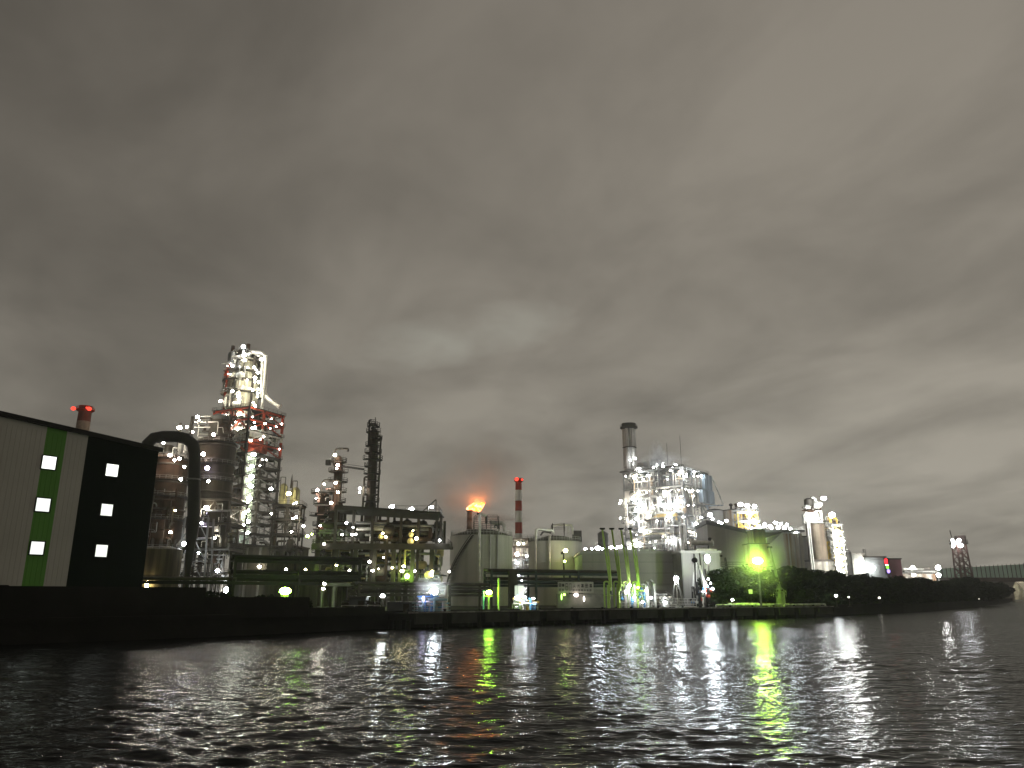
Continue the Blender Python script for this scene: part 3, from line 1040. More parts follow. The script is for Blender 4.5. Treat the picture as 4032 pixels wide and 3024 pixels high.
# ---- frame building to the right of the tower
a = Pt(1078, 1985, 272)
t = Thing('process_frame', 'dark steel process frame with two round-shouldered drums, just right of the tallest tower', 'process unit', (a.x, 272, GZ), math.radians(6))
W_ = 130 * MPP(272) * 0.80
hz = [Zp(p, 272) - GZ for p in (2230, 2160, 2100, 2040, 1985)]
t.frame([0, W_ / 2, W_], [0, 9], hz, 0, cw=0.5, bw=0.4, cm=STEEL, dm=BLACK, braces=[('f', 0, 0, 'X'), ('f', 1, 2, 'V'), ('f', 0, 3, '/')])
clutter(t, 0.5, W_, -0.3, 4, 6, hz[-1], 56, 41, [STEEL, BROWN, GREY, STEEL], 0.14, 0.36)
for (x, hh_, rr) in ((2.4, 7.5, 1.5), (6.6, 6.2, 1.7)):
    t.lathe('column_head', x, 3, [(rr, hz[-1]), (rr, hz[-1] + hh_ - 1), (rr * 0.6, hz[-1] + hh_), (0.2, hz[-1] + hh_ + 0.3)], mat('olive_drum', (0.36, 0.34, 0.18), 0.5, 0.1, 0.2, 0.5, streak=0.9), n=18)
    t.tube('hoop_pipe', [(x - 0.8, 1.0, hz[-1] + 3), (x - 0.8, 1.0, hz[-1] + hh_ + 2.2), (x + 0.8, 1.0, hz[-1] + hh_ + 2.2), (x + 0.8, 1, hz[-1] + 2)], 0.16, STEEL)
t.lathe('spire', 5.2, 2, [(0.5, hz[-1] + 6), (0.35, hz[-1] + 8.5), (0.05, hz[-1] + 11)], STEEL, n=10)
for (px, py, rp, m) in ((1137, 1944, 11, LWARM), (1166, 1980, 7, LW), (1156, 1984, 5, LW), (1166, 2037, 7, LW), (1154, 2042, 5, LW), (1148, 2094, 6, LW)):
    t.lamp(t.at(px, py, 269.5), rp * MPP(270) * 0.85, m, post=1.0)

# ---- slender column pair with hoop
def platforms(t, x, y, r, z0, z1, n, k=1.7, seed=1, m=STEEL):
    R = random.Random(seed)
    for i in range(n):
        z = z0 + (z1 - z0) * (i + 0.5) / n
        a0 = R.random()
        kk = k * R.uniform(0.85, 1.15)
        b = MB()
        N = 14
        rs = []
        inner, outer = [], []
        span = R.uniform(0.55, 1.0)
        for q in range(N + 1):
            th = 2 * math.pi * (a0 + span * q / N)
            inner.append((x + r * math.cos(th), y + r * math.sin(th)))
            outer.append((x + r * kk * math.cos(th), y + r * kk * math.sin(th)))
        for q in range(N):
            b.hexa([(*inner[q], z - 0.12), (*outer[q], z - 0.12), (*outer[q + 1], z - 0.12), (*inner[q + 1], z - 0.12), (*inner[q], z + 0.12), (*outer[q], z + 0.12), (*outer[q + 1], z + 0.12), (*inner[q + 1], z + 0.12)])
            b.beam((*outer[q], z + 1.2), (*outer[q + 1], z + 1.2), 0.12)
            b.beam((*outer[q], z + 0.6), (*outer[q + 1], z + 0.6), 0.1)
            if q % 2 == 0:
                b.beam((*outer[q], z), (*outer[q], z + 1.2), 0.12)
        t.add('platform', b, m)


D = 255.0
c = Pt(1312, 2200, D)
t = Thing('slender_column', 'slim pinkish column with a hooked overhead pipe, left of the tall dark column', 'column', (c.x, D, GZ))
h1 = Zp(1800, D) - GZ
t.lathe('shell', 0, 0, [(2.3, 0), (2.3, Zp(1990, D) - GZ), (1.45, Zp(1975, D) - GZ), (1.45, h1 - 1), (0.9, h1), (0.2, h1 + 0.5)], BROWN, n=20)
zt = Zp(1768, D) - GZ
t.tube('hook_pipe', [(-1.6, -0.6, Zp(1835, D) - GZ), (-1.6, -0.6, zt), (2.9, -0.6, zt), (2.9, -0.6, zt - 1)], 0.36, STEEL, bend=1.5)
t.box('control_box', (-4.3, -1, Zp(1832, D) - GZ), (-2.7, 0.6, Zp(1812, D) - GZ), BLACK)
platforms(t, 0, 0, 1.5, h1 - 30, h1, 9, 2.0, 3)
platforms(t, 0, 0, 2.3, 14, h1 - 30, 4, 1.9, 4)
t.ladder((1.9, -0.8, 10), h1, face='x')
clutter(t, -3, 3, -2.6, -1.6, 8, h1 - 18, 26, 51, [BROWN, STEEL, GREY, SILVER], 0.1, 0.25, drums=False)
for (px, py, rp, m) in ((1319, 1791, 8, LW), (1330, 1832, 9, LPINK), (1326, 1845, 6, LPINK), (1321, 1902, 8, LW), (1331, 1939, 8, LW), (1304, 1980, 9, LPINK), (1275, 2142, 7, LW), (1318, 2174, 9, LW)):
    t.lamp(t.at(px, py, D - 3.0), rp * MPP(D) * 0.8, m, post=0.8)
pipe_a = Pt(1333, 1834, D)
# ---- cluster left of it
c = Pt(1262, 2200, 258)
t = Thing('stub_column', 'short stout column with wide round gallery and pink-lit head', 'column', (c.x, 258, GZ))
hs = Zp(1945, 258) - GZ
t.lathe('shell', 0, 0, [(2.0, 0), (2.0, hs - 1), (1.2, hs), (0.2, hs + 0.4)], BROWN, n=18)
platforms(t, 0, 0, 2.0, hs - 9, hs + 2, 3, 2.1, 6)
platforms(t, 0, 0, 2.0, 12, hs - 9, 5, 1.5, 7)
t.tube('hook_pipe', [(-0.8, -1.2, hs - 3), (-0.8, -1.2, hs + 4.6), (3.2, -1.2, hs + 4.6), (3.2, -1.2, hs - 5)], 0.25, STEEL, bend=1.4)
clutter(t, -2.6, 4.5, -2.4, -1.2, hs - 12, hs + 2, 20, 61, [mat('pinkish_lagging', (0.5, 0.34, 0.28), 0.6), BROWN, SILVER], 0.12, 0.3, drums=False)
for (px, py, rp, m) in ((1276, 1906, 8, LW), (1250, 1930, 8, LPINK), (1262, 2070, 7, LPINK), (1244, 1962, 4, LPINK)):
    t.lamp(t.at(px, py, 255), rp * MPP(258) * 0.8, m, post=0.8)

# ---- tall dark column
D = 248.0
c = Pt(1449, 2200, D)
t = Thing('distillation_column', 'tall dark distillation column ringed with many platforms, second tallest of the left works', 'column', (c.x, D, GZ))
h1 = Zp(1690, D) - GZ
rr = 21 * MPP(D)
t.lathe('shell', 0, 0, [(rr * 1.15, 0), (rr * 1.1, Zp(1990, D) - GZ), (rr * 0.9, Zp(1975, D) - GZ), (rr * 0.9, h1 - 1.2), (rr * 0.5, h1), (0.2, h1 + 0.5)], mat('dark_column', (0.045, 0.032, 0.026), 0.6, 0.1, 0.3, 0.4, streak=0.7), n=24)
platforms(t, 0, 0, rr * 0.9, Zp(1990, D) - GZ, h1, 11, 1.85, 9, BLACK)
h2 = Zp(1655, D) - GZ
t.lathe('top_nozzle', -0.4, 0, [(0.8, h1), (0.8, h2 - 2.5), (0.3, h2 - 2)], BLACK, n=12)
t.tube('riser', [(-1.6, -0.5, h1 - 6), (-1.6, -0.5, h2), (-0.9, -0.5, h2)], 0.28, BLACK)
t.tube('mast', [(0.2, 0, h1), (0.2, 0, h2 + 1)], 0.12, BLACK)
platforms(t, -0.3, 0, 1.0, h1 + 0.5, h2 - 1, 2, 2.0, 12, BLACK)
t.tube('riser', [(rr * 1.45, -0.8, 12), (rr * 1.45, -0.8, h1 - 2.5), (rr * 0.5, -0.8, h1 - 2.5)], 0.3, STEEL)
t.tube('riser', [(-rr * 1.35, -0.8, 12), (-rr * 1.35, -0.8, Zp(1880, D) - GZ), (-rr * 0.5, -0.8, Zp(1880, D) - GZ)], 0.3, STEEL)
t.ladder((rr * 1.2, -1.6, 12), h1, m=STEEL)
t.ladder((-rr * 1.3, -1.4, 12), h1 - 20, m=STEEL)
for (px, py, rp, m) in ((1417, 1923, 9, LW), (1416, 1938, 4, LW)):
    t.lamp(t.at(px, py, D - 2), rp * MPP(D) * 0.8, m, post=0.8)
pb_ = Pt(1432, 1848, D)
lk = Thing('link_pipe', 'thin sloping pipe bridging the slender column and the tall dark column', 'pipe', (pipe_a.x, pipe_a.y, pipe_a.z))
lk.tube('pipe', [(0, 0, 0), tuple(pb_ - pipe_a)], 0.33, BLACK)
lk.beam('tie_rod', (0, 0, 0.9), tuple(pb_ - pipe_a + Vector((0, 0, 0.9))), 0.12, BLACK)

# ---- roofed platform structure
D = 205.0
a = Pt(1255, 2100, D)
b_ = Pt(1738, 2040, D)
t = Thing('roofed_process_platform', 'long open steel platform under a thin flat roof, between the columns and the big tanks', 'process unit', (a.x, D, GZ))
L = b_.x - a.x
zr_l, zr_r = Zp(2012, D) - GZ, Zp(2040, D) - GZ
zd = Zp(2148, D) - GZ
X = lambda px, py=2150: t.at(px, py, D).x
x_r0 = X(1325, 2020)
# roof
mb = MB()
mb.hexa([(x_r0, -3, zr_l), (L, -3, zr_r + 0.9), (L, 9, zr_r + 0.9), (x_r0, 9, zr_l), (x_r0, -3, zr_l + 1.3), (L, -3, zr_r + 1.3), (L, 9, zr_r + 1.3), (x_r0, 9, zr_l + 1.3)])
t.add('roof', mb, STEEL)
mb = MB()
mb.hexa([(x_r0 + 6, -3.4, zr_l - 1.4), (L - 0.3, -3.4, zr_r - 0.9), (L - 0.3, -3.1, zr_r - 0.9), (x_r0 + 6, -3.1, zr_l - 1.4), (x_r0 + 6, -3.4, zr_l + 0.4), (L - 0.3, -3.4, zr_r + 0.6), (L - 0.3, -3.1, zr_r + 0.6), (x_r0 + 6, -3.1, zr_l + 0.4)])
t.add('roof_girder', mb, mat('dull_girder', (0.045, 0.043, 0.04), 0.7))
t.railing(X(1560, 2010), -2, L - 0.6, 8, zr_r + 1.4, GREY, h=1.6)
t.beam('davit', (L - 5, -2, zr_r + 1.3), (L - 1.4, -2, zr_r + 4.6), 0.25, GREY)
t.beam('davit', (L - 1.3, -2, zr_r + 4.6), (L - 1.3, -2, zr_r + 1.4), 0.22, GREY)
for px in (1325, 1395, 1470, 1530, 1582, 1650, 1722, 1738):
    x = X(px)
    zt_ = zr_l + (zr_r - zr_l) * max(0, (x - x_r0)) / (L - x_r0)
    for y in (-2.6, 8.4):
        t.box('column', (x - 0.34, y - 0.3, zd + 0.3 if px > 1715 else 0), (x + 0.34, y + 0.3, zt_), STEEL)
# deck and lower storey
t.box('deck', (-0.5, -4, zd - 0.5), (L + 2.5, 10, zd + 0.3), STEEL)
t.box('deck_girder', (-0.6, -4.4, zd - 1.3), (L + 2.6, -4.05, zd + 0.1), STEEL)
t.railing(-0.2, -3.9, L + 2.2, 9.8, zd + 0.3, STEEL)
for k in range(7):
    x = 1 + k * (L - 1) / 6.4
    for y in (-3.4, 9):
        t.box('column', (x - 0.5, y - 0.5, 0), (x + 0.5, y + 0.5, zd - 0.5), mat('fireproofed_column', (0.04, 0.038, 0.03), 0.85, 0, 0.2, 0.3))
mezz = zd * 0.52
t.box('mezzanine', (-0.2, -2.5, mezz - 0.2), (L + 1, 9.5, mezz), BLACK)
t.box('mezzanine', (2, -2.9, zd * 0.78 - 0.15), (L - 8, 9.0, zd * 0.78), BLACK)
clutter(t, 0, L, -3.0, 5, zd + 0.4, zr_r - 1.0, 66, 71, [STEEL, GREY, BROWN, STEEL, GREY, SILVER], 0.15, 0.42)
clutter(t, 0, L, -3.0, 5, 4, zd - 1.2, 80, 72, [STEEL, GREY, BROWN, GREY, mat('ochre_lagging', (0.35, 0.30, 0.14), 0.6)], 0.14, 0.4)
# gas holders / exchangers on the deck
for (px, py, r_) in ((1560, 2105, 1.6), (1600, 2112, 1.9), (1650, 2100, 2.1)):
    p = t.at(px, py, D + 2)
    t.lathe('drum', p.x, 3.5, [(r_ * 0.3, zd + 0.4), (r_, zd + 1.0), (r_, p.z + 2.2), (r_ * 0.3, p.z + 3)], STEEL, n=18)
p = t.at(1672, 2118, D + 2)
mb = MB()
mb.rings([[(p.x + q * 4.6, 0.5 + 1.0 * f * math.cos(2 * math.pi * a_i / 16), p.z + 1.0 * f * math.sin(2 * math.pi * a_i / 16)) for a_i in range(16)] for q, f in ((0, 0.2), (0.08, 0.9), (0.14, 1), (0.86, 1), (0.87, 1.25), (0.93, 1.25), (0.94, 0.9), (1, 0.2))])
t.add('heat_exchanger', mb, STEEL, smooth=True)
# round yellow lamps as plain balls, their glow put into the colour
for (px, py, rr_) in ((1618, 2105, 11), (1616, 2132, 13), (1499, 2114, 10), (1687, 2264, 16)):
    p = t.at(px, py, D - 3.6)
    mb = MB().sphere((0, 0, 0), rr_ * MPP(D), 16, 8)
    o = t.add('lamp_ball', mb, mat('yellow_glow_paint', (0.66, 0.56, 0.26), 0.6), smooth=True)
    o.location = p
PL = [(1364, 2059, 8, LWC), (1390, 2077, 7, LWP), (1386, 2105, 7, LWP), (1401, 2104, 7, LWP), (1347, 2105, 6, LWP), (1519, 2114, 8, LWARM), (1507, 2100, 6, LWARM), (1640, 2120, 11, LWARM), (1626, 2090, 4, LWARM), (1731, 2127, 9, LWC), (1195, 2071, 8, LWP), (1455, 2212, 9, LWP), (1467, 2247, 7, LWP), (1583, 2248, 9, LWARM), (1590, 2230, 10, LWARM), (1603, 2269, 15, LGR), (1633, 2249, 7, LWP), (1702, 2252, 10, LWARM), (1701, 2266, 5, LWARM), (1769, 2251, 5, LWP), (1376, 2246, 6, LWP), (1211, 2111, 11, LGR), (1228, 2104, 4, LGR), (1276, 2142, 6, LWP), (1126, 2242, 9, LWARM), (1203, 2243, 7, LWARM), (1325, 2225, 6, LWARM), (1510, 2196, 5, LWARM), (1545, 2236, 5, LWARM), (1340, 2260, 5, LGR), (1375, 2272, 5, LGR), (1490, 2240, 4, LWARM), (1240, 2255, 4, LGR)]
for (px, py, rp, m) in PL:
    t.lamp(t.at(px, py, D - 5.2), rp * MPP(D) * 0.75, m, post=0.8)
# three crook-necked lamps on the roof
for (px, py) in ((1545, 1994), (1621, 2003), (1700, 1996)):
    p = t.at(px, py, D + 1)
    zb_ = zr_r + 1.3
    t.tube('lamp_post', [(p.x - 0.9, p.y, zb_), (p.x - 0.9, p.y, p.z + 0.3), (p.x, p.y, p.z + 0.3)], 0.16, PALE, bend=0.6)
    t.lamp(p, 0.55, LWC)

# ---- big flat roofed dark hall behind the pipe racks (left middle)
a = Pt(1170, 2200, 222)
t = Thing('compressor_hall', 'low dark hall with sheeted side behind the black pipe racks', 'building', (a.x, 224, GZ))
hw = Zp(2195, 222) - GZ
t.box('wall', (-9, 0, 0), (14, 14, hw - 0.5), mat('olive_sheeting', (0.055, 0.052, 0.03), 0.7, 0, 0.2, 0.2, streak=0.8))
t.box('roof', (-9.5, -0.5, hw - 0.5), (14.5, 14.5, hw), STEEL)

# ================================================================== pipe racks along the quay
def pipe_rack(name, label, p0, p1, zlev, npipes, span, m, w=5.0, legs=True, seed=1, pr=(0.18, 0.4), post_to=0.0, beam=True):
    d = Vector((p1[0] - p0[0], p1[1] - p0[1], 0))
    L = d.length
    ang = math.atan2(d.y, d.x)
    t = Thing(name, label, 'pipe rack', (p0[0], p0[1], GZ), ang)
    R = random.Random(seed)
    n = max(2, int(L / span) + 1)
    if legs:
        for i in range(n):
            x = L * i / (n - 1)
            for y in (0, w):
                t.box('column', (x - 0.22, y - 0.22, 0), (x + 0.22, y + 0.22, max(zlev) + 0.3), m)
            for z in zlev:
                t.box('cross_beam', (x - 0.2, 0.23, z - 0.45), (x + 0.2, w - 0.23, z - 0.1), m)
    for z in zlev:
        if beam:
            t.box('rail_beam', (0, -0.24, z - 0.7), (L, -0.02 + 0.2, z - 0.12), m)
        for k in range(npipes):
            r = R.uniform(*pr)
            y = 0.4 + (w - 0.8) * (k + 0.5) / npipes
            t.tube('pipe', [(-0.6, y, z + r), (L + 0.6, y, z + r)], r, R.choice([m, m, STEEL]))
    return t


def gl(px, D):
    p = Pt(px, 2345, D)
    return (p.x, p.y)


# upper heavy rack at left: lines at 2205, 2262, 2285
def zrel(py, D):
    return Zp(py, D) - GZ


t = pipe_rack('pipe_rack', 'tall black pipe rack with three tiers left of centre, behind the green lamp', gl(915, 150), gl(1412, 162), [zrel(2206, 156), zrel(2262, 156), zrel(2290, 156)], 3, 12, BLACK, w=4, seed=2, pr=(0.25, 0.45))
for px in (1292, 1345):
    x = t.at(px, 2345, 154).x
    t.tube('downpipe', [(x, -0.8, 0), (x, -0.8, zrel(2300, 152)), (x + 4, -0.8, zrel(2300, 152))], 0.35, GREY, bend=1.0)
t = pipe_rack('pipe_rack', 'long low pipe rack on the left bank in front of the round vessel', gl(500, 140), gl(915, 147), [zrel(2284, 143)], 3, 12, BLACK, w=4, seed=3, pr=(0.25, 0.4))
t = pipe_rack('pipe_rack', 'low pipe rack below the roofed platform, behind the bright quay lamp', gl(1412, 158), gl(1930, 178), [zrel(2305, 165), zrel(2335, 165)], 4, 10, STEEL, w=4, seed=4, pr=(0.2, 0.4))
t = pipe_rack('pipe_rack', 'dark two tier pipe rack crossing in front of both big tanks', gl(1935, 182), gl(2440, 195), [zrel(2254, 188), zrel(2285, 188), zrel(2300, 188)], 3, 9, mat('dark_teal_steel', (0.03, 0.042, 0.042), 0.6), w=4.5, seed=5, pr=(0.22, 0.42))
for px in (2010, 1995):
    x = t.at(px, 2345, 186).x
    t.box('pier_column', (x - 0.8, -1.4, 0), (x + 0.4, -0.5, zrel(2248, 186)), STEEL)
for (px, py) in ((2225, 2340), (2160, 2300)):
    pass

# ================================================================== tanks
def tank(name, label, pxc, w, ywall, yapex, D):
    r = w / 2 * MPP(D, ywall)
    c = Pt(pxc, ywall, D + r)
    r = w / 2 * (D + r * 0.3) / ray(CX, ywall).y
    t = Thing(name, label, 'tank', (c.x, D + r, GZ))
    hw = Zp(ywall, D) - GZ
    ha = hw + (yapex - ywall) * -MPP(D + r)
    t.lathe('shell', 0, 0, [(r, 0), (r, hw)], TANKP, n=56)
    rp = [(r * 1.004, hw + 0.02)]
    for k in range(1, 9):
        q = k / 8
        rp.append((r * (1 - q) * 1.004 + 0.15, hw + (ha - hw) * math.sin(q * math.pi / 2)))
    t.lathe('roof', 0, 0, rp, mat('tank_roof', (0.10, 0.10, 0.08), 0.8, 0, 0.3, 0.2), n=56)
    t.ring_railing(0, 0, r - 0.2, hw + 0.15, PALE, n=60, h=1.3)
    for z in (hw - 0.4, hw * 0.33, hw * 0.66):
        t.lathe('course_ring', 0, 0, [(r + 0.003, z - 0.08), (r + 0.07, z - 0.06), (r + 0.07, z + 0.06), (r + 0.003, z + 0.08)], TANKP, n=56)
    return t, r, hw, ha


DK = 222.0
t, r, hw, ha = tank('large_storage_tank', 'large pale round tank with spiral stair left of the striped chimney', 1896, 252, 2104, 2073, DK)
# spiral stair on the visible side
mb = MB()
N = 44
for k in range(N):
    q = k / N
    th = math.pi * (1.02 + 0.42 * q)
    z = hw * (0.12 + 0.88 * q)
    x, y = (r + 0.5) * math.cos(th), (r + 0.5) * math.sin(th)
    mb.beam((r * math.cos(th), r * math.sin(th), z), ((r + 1.0) * math.cos(th), (r + 1.0) * math.sin(th), z), 0.5, 0.18)
    if k:
        mb.beam(prv, ((r + 1.0) * math.cos(th), (r + 1.0) * math.sin(th), z + 0.9), 0.14)
        mb.beam((prv[0], prv[1], prv[2] - 0.9), ((r + 1.0) * math.cos(th), (r + 1.0) * math.sin(th), z), 0.2)
    prv = ((r + 1.0) * math.cos(th), (r + 1.0) * math.sin(th), z + 0.9)
t.add('spiral_stair', mb, BLACK)
# pipework on the roof and down the shell
px2 = lambda px, py: t.at(px, py, DK + 1)
t.tube('riser', [t.at(1888, 2290, DK - 0.9), t.at(1888, 2100, DK - 0.9), t.at(1889, 2022, DK - 0.9), t.at(1912, 2030, DK + 2)], 0.42, SILVER, bend=0.8)
t.tube('vent_pipe', [t.at(1915, 2062, DK + 6), t.at(1915, 2030, DK + 6), t.at(1880, 2022, DK + 4)], 0.35, STEEL)
t.tube('vent_pipe', [t.at(1930, 2056, DK + 8), t.at(1985, 2060, DK + 6), t.at(1987, 2092, DK + 6)], 0.6, SILVER, bend=1.2)
t.tube('vent_pipe', [t.at(1948, 2080, DK + 7), t.at(1948, 2068, DK + 7), t.at(1960, 2068, DK + 7), t.at(1960, 2082, DK + 7)], 0.25, GREY)
p = t.at(1913, 2078, DK + 8)
t.railing(p.x - 3.6, -3, p.x + 4.0, 3, p.z - 0.6, STEEL, h=2.2)
t.railing(p.x - 3.0, -2.4, p.x + 3.4, 2, p.z + 2.0, STEEL, h=1.6, name='gantry_rail')
for q in (-3.4, 0.2, 3.8):
    t.beam('gantry_post', (p.x + q, -3, p.z - 2), (p.x + q, -3, p.z + 3.2), 0.22, STEEL)
for px_ in (1930, 1958):
    x = t.at(px_, 2200, DK - 0.6).x
    yb = -math.sqrt(max(0, r * r - x * x)) - 0.35
    t.cyl('downpipe', x, yb, 0, hw, 0.22, PALE, n=10)

DK2 = 238.0
t, r, hw, ha = tank('small_storage_tank', 'smaller pale round tank with pipe gantry on its roof, right of the striped chimney', 2186, 214, 2128, 2102, DK2)
t.tube('riser', [t.at(2111, 2290, DK2 + 3), t.at(2111, 2083, DK2 + 3), t.at(2175, 2089, DK2 + 5), t.at(2180, 2104, DK2 + 5)], 0.45, SILVER, bend=1.0)
t.tube('riser', [t.at(2164, 2290, DK2 - 0.6), t.at(2164, 2118, DK2 - 0.6), t.at(2166, 2108, DK2 + 2)], 0.32, SILVER)
t.tube('roof_pipe', [t.at(2176, 2090, DK2 + 6), t.at(2176, 2070, DK2 + 6), t.at(2205, 2064, DK2 + 6), t.at(2254, 2070, DK2 + 6), t.at(2254, 2104, DK2 + 6)], 0.36, SILVER, bend=0.8)
t.tube('roof_pipe', [t.at(2238, 2104, DK2 + 6), t.at(2238, 2072, DK2 + 6)], 0.3, SILVER)
t.tube('roof_pipe', [t.at(2128, 2108, DK2 + 6), t.at(2140, 2092, DK2 + 6), t.at(2170, 2098, DK2 + 6)], 0.28, GREY)
p = t.at(2200, 2100, DK2 + 7)
t.railing(p.x - 2.2, -3, p.x + 1.8, 2, p.z + 0.6, STEEL, h=2.0)
for q in (-2, 1.6):
    t.beam('gantry_post', (p.x + q, -3, p.z - 1.5), (p.x + q, -3, p.z + 3), 0.24, STEEL)
p = t.at(2272, 2100, DK2 + 7)
t.box('roof_box', (p.x - 1.4, -2, hw), (p.x + 1.4, 1, p.z + 0.8), STEEL)
# lamp post in front of it
c = Pt(2222, 2345, DK2 - 6)
t = Thing('tank_lamp_post', 'thin dark lamp post standing in front of the smaller round tank', 'lamp post', (c.x, DK2 - 6, GZ))
zt = Zp(2172, DK2 - 6) - GZ
t.cyl('pole', 0, 0, 0, zt, 0.22, BLACK, n=8)
t.beam('arm', (0, 0, zt), (0.6, 0, zt + 0.1), 0.15, BLACK)
t.lamp((0.6, 0, zt + 0.3), 0.62, LWARM)
t.lamp((0.3, -0.3, zt - 2.8), 0.3, LGR)
t.box('control_box', (-0.8, -0.3, zt - 0.8), (-0.25, 0.3, zt - 0.1), BLACK)

# ---- striped chimney in the middle
t, r, h = striped_chimney('striped_chimney', 'slim red and white striped chimney with red beacon between the two round tanks', 2042, 1887, 330, 25,
                          [(1930, REDP), (1972, WHITEP), (2012, REDP), (2057, WHITEP), (2101, REDP), (2122, WHITEP), (2330, CONC)], lamps=[(-0.6, 0.2, 0.9), (1.1, 0.3, 0.5)])
# boiler house with lamps at its foot
c = Pt(2050, 2200, 300)
t = Thing('boiler_block', 'narrow lit boiler frame at the foot of the slim striped chimney', 'process unit', (c.x - 4, 300, GZ))
hz = [Zp(p, 300) - GZ for p in (2290, 2240, 2190, 2150, 2120)]
t.frame([0, 4.2, 8.4], [0, 6], hz, 0, cw=0.4, bw=0.3, cm=GREY, dm=STEEL)
t.box('casing', (0.8, 3.0, 2), (7.6, 5.6, hz[-1] - 1), PALE)
clutter(t, 0, 8.4, -0.3, 2.6, 1, hz[-1], 50, 81, [SILVER, PALE, GREY, WHITEP], 0.12, 0.34)
for (px, py, rp, m) in ((2041, 2141, 7, LW), (2036, 2182, 10, LPINK), (2036, 2215, 8, LWC), (2054, 2288, 7, LWC), (2034, 2308, 9, LWC), (2066, 2306, 4, LWC), (2042, 2262, 7, LWC), (2074, 2190, 5, LWC), (2062, 2140, 4, LW)):
    t.lamp(t.at(px, py, 298), rp * MPP(300) * 0.8, m)

# ---- flare stack and flame
DF = 400.0
c = Pt(1849, 2010, DF)
t = Thing('flare_stack', 'flare stack with a bright orange flame blown to the right above the large tank', 'flare stack', (c.x, DF, GZ))
zt = Zp(2010, DF) - GZ
t.lathe('stack', 0, 0, [(2.6, 0), (2.4, zt - 14), (1.5, zt - 13), (1.2, zt)], BROWN, n=18)
t.lathe('platform', 0, 0, [(1.3, zt - 12), (2.8, zt - 12), (2.8, zt - 11.7), (1.3, zt - 11.7)], STEEL, n=18)
t.lathe('tip_ring', 0, 0, [(1.2, zt - 0.8), (1.6, zt - 0.6), (1.6, zt), (1.2, zt + 0.1)], STEEL, n=18)
t.lathe('shroud', 0, 0, [(3.2, 0), (3.2, zt - 16), (2.7, zt - 14.4)], CONC, n=18)
p0, p1 = t.at(1836, 2003, DF), t.at(1910, 1992, DF)
FL = bpy.data.materials.new('flame')
FL.use_nodes = True
nt = FL.node_tree
nt.nodes.clear()
q = G(nt)
out = q.n('ShaderNodeOutputMaterial')
e = q.n('ShaderNodeEmission')
q.l(e.outputs[0], out.inputs[0])
tcn = q.n('ShaderNodeTexCoord')
nz = q.n('ShaderNodeTexNoise')
nz.inputs['Scale'].default_value = 0.5
q.l(tcn.outputs['Object'], nz.inputs['Vector'])
cr = q.ramp(nz.outputs[0], [(0.35, (1.0, 0.10, 0.008)), (0.5, (1.0, 0.24, 0.04)), (0.62, (1.0, 0.5, 0.2))])
q.l(cr, e.inputs[0])
e.inputs[1].default_value = 6
R = random.Random(4)
mb = MB()
NS, NA = 26, 14
rs = []
for i in range(NS + 1):
    q_ = i / NS
    ctr = p0.lerp(p1, q_)
    ctr.z += 0.9 * math.sin(q_ * 7) * q_ + 0.9 * q_ * q_
    rad = (0.25 + 1.75 * math.sin(min(1, q_ * 1.25) * math.pi * 0.62) ** 0.9) * (1 if q_ < 0.82 else max(0.08, 1 - (q_ - 0.82) / 0.2))
    ring = []
    for a_i in range(NA):
        th = 2 * math.pi * a_i / NA
        rr = rad * (1 + 0.28 * math.sin(3 * th + 9 * q_) + 0.2 * math.sin(5 * th - 14 * q_) + R.uniform(-0.1, 0.1))
        ring.append((ctr.x, ctr.y + rr * math.cos(th), ctr.z + rr * 0.95 * math.sin(th)))
    rs.append(ring)
mb.rings(rs)
t.add('flame', mb, FL, smooth=True)
fl_d = bpy.data.lights.new('flame_light', 'POINT')
fl_d.color = (1.0, 0.30, 0.07)
fl_d.energy = 15000
fl_d.shadow_soft_size = 0.35
fo = bpy.data.objects.new('flame_light', fl_d)
COL.objects.link(fo)
fo.parent = t.o
fo.location = (p0 + p1) / 2 + Vector((0.5, 0, 2.5))
fo['kind'] = 'helper'



# ================================================================== grey sheeted hall in front of the power station
def pboxthing(name, label, cat, pxl, pxr, ytop, D, depth, m, rot=0.0, roofm=STEEL, roof_h=0.6, over=0.4):
    a = Pt(pxl, ytop, D)
    t = Thing(name, label, cat, (a.x, D, GZ), rot)
    b_ = t.plane(pxr, ytop, 1, 0.0)
    h = t.plane(pxl, ytop, 1, 0.0).z
    L = b_.x
    t.box('wall', (0, 0, 0), (L, depth, h - roof_h), m)
    t.box('roof', (-over, -over, h - roof_h), (L + over, depth + over, h), roofm)
    return t, L, h


HALLP = mat('hall_sheeting', (0.31, 0.295, 0.265), 0.6, 0, 0.07, 0.08, streak=0.3, streak_col=(0.27, 0.255, 0.235))
t, L, h = pboxthing('grey_hall', 'long plain grey hall behind the green loading arms, right of the smaller round tank', 'building', 2292, 2700, 2170, 212, 40, HALLP, roofm=CLAD)
for k in range(1, 5):
    t.box('panel_joint', (0, -0.035, h * k / 5 - 0.05), (L, -0.004, h * k / 5 + 0.05), GREY)
t.box('band_course', (-0.1, -0.3, h * 0.30), (L * 0.82, -0.004, h * 0.36), CLAD)
for (px, py, rp, m) in ((2305, 2166, 8, LWC), (2354, 2158, 13, LWB), (2372, 2166, 7, LWC), (2440, 2153, 11, LWC), (2407, 2155, 10, LWC), (2424, 2160, 6, LWC), (2330, 2166, 5, LWC)):
    p = t.at(px, py, 216)
    t.lamp((p.x, p.y, max(p.z, h + 0.8)), rp * MPP(216) * 0.8, m, sq=(1.2, 1, 0.7), post=1.2)
t.box('roof_light', (t.at(2300, 2170, 213).x, 0.2, h), (t.at(2345, 2170, 213).x, 1.2, h + 0.35), PALE)
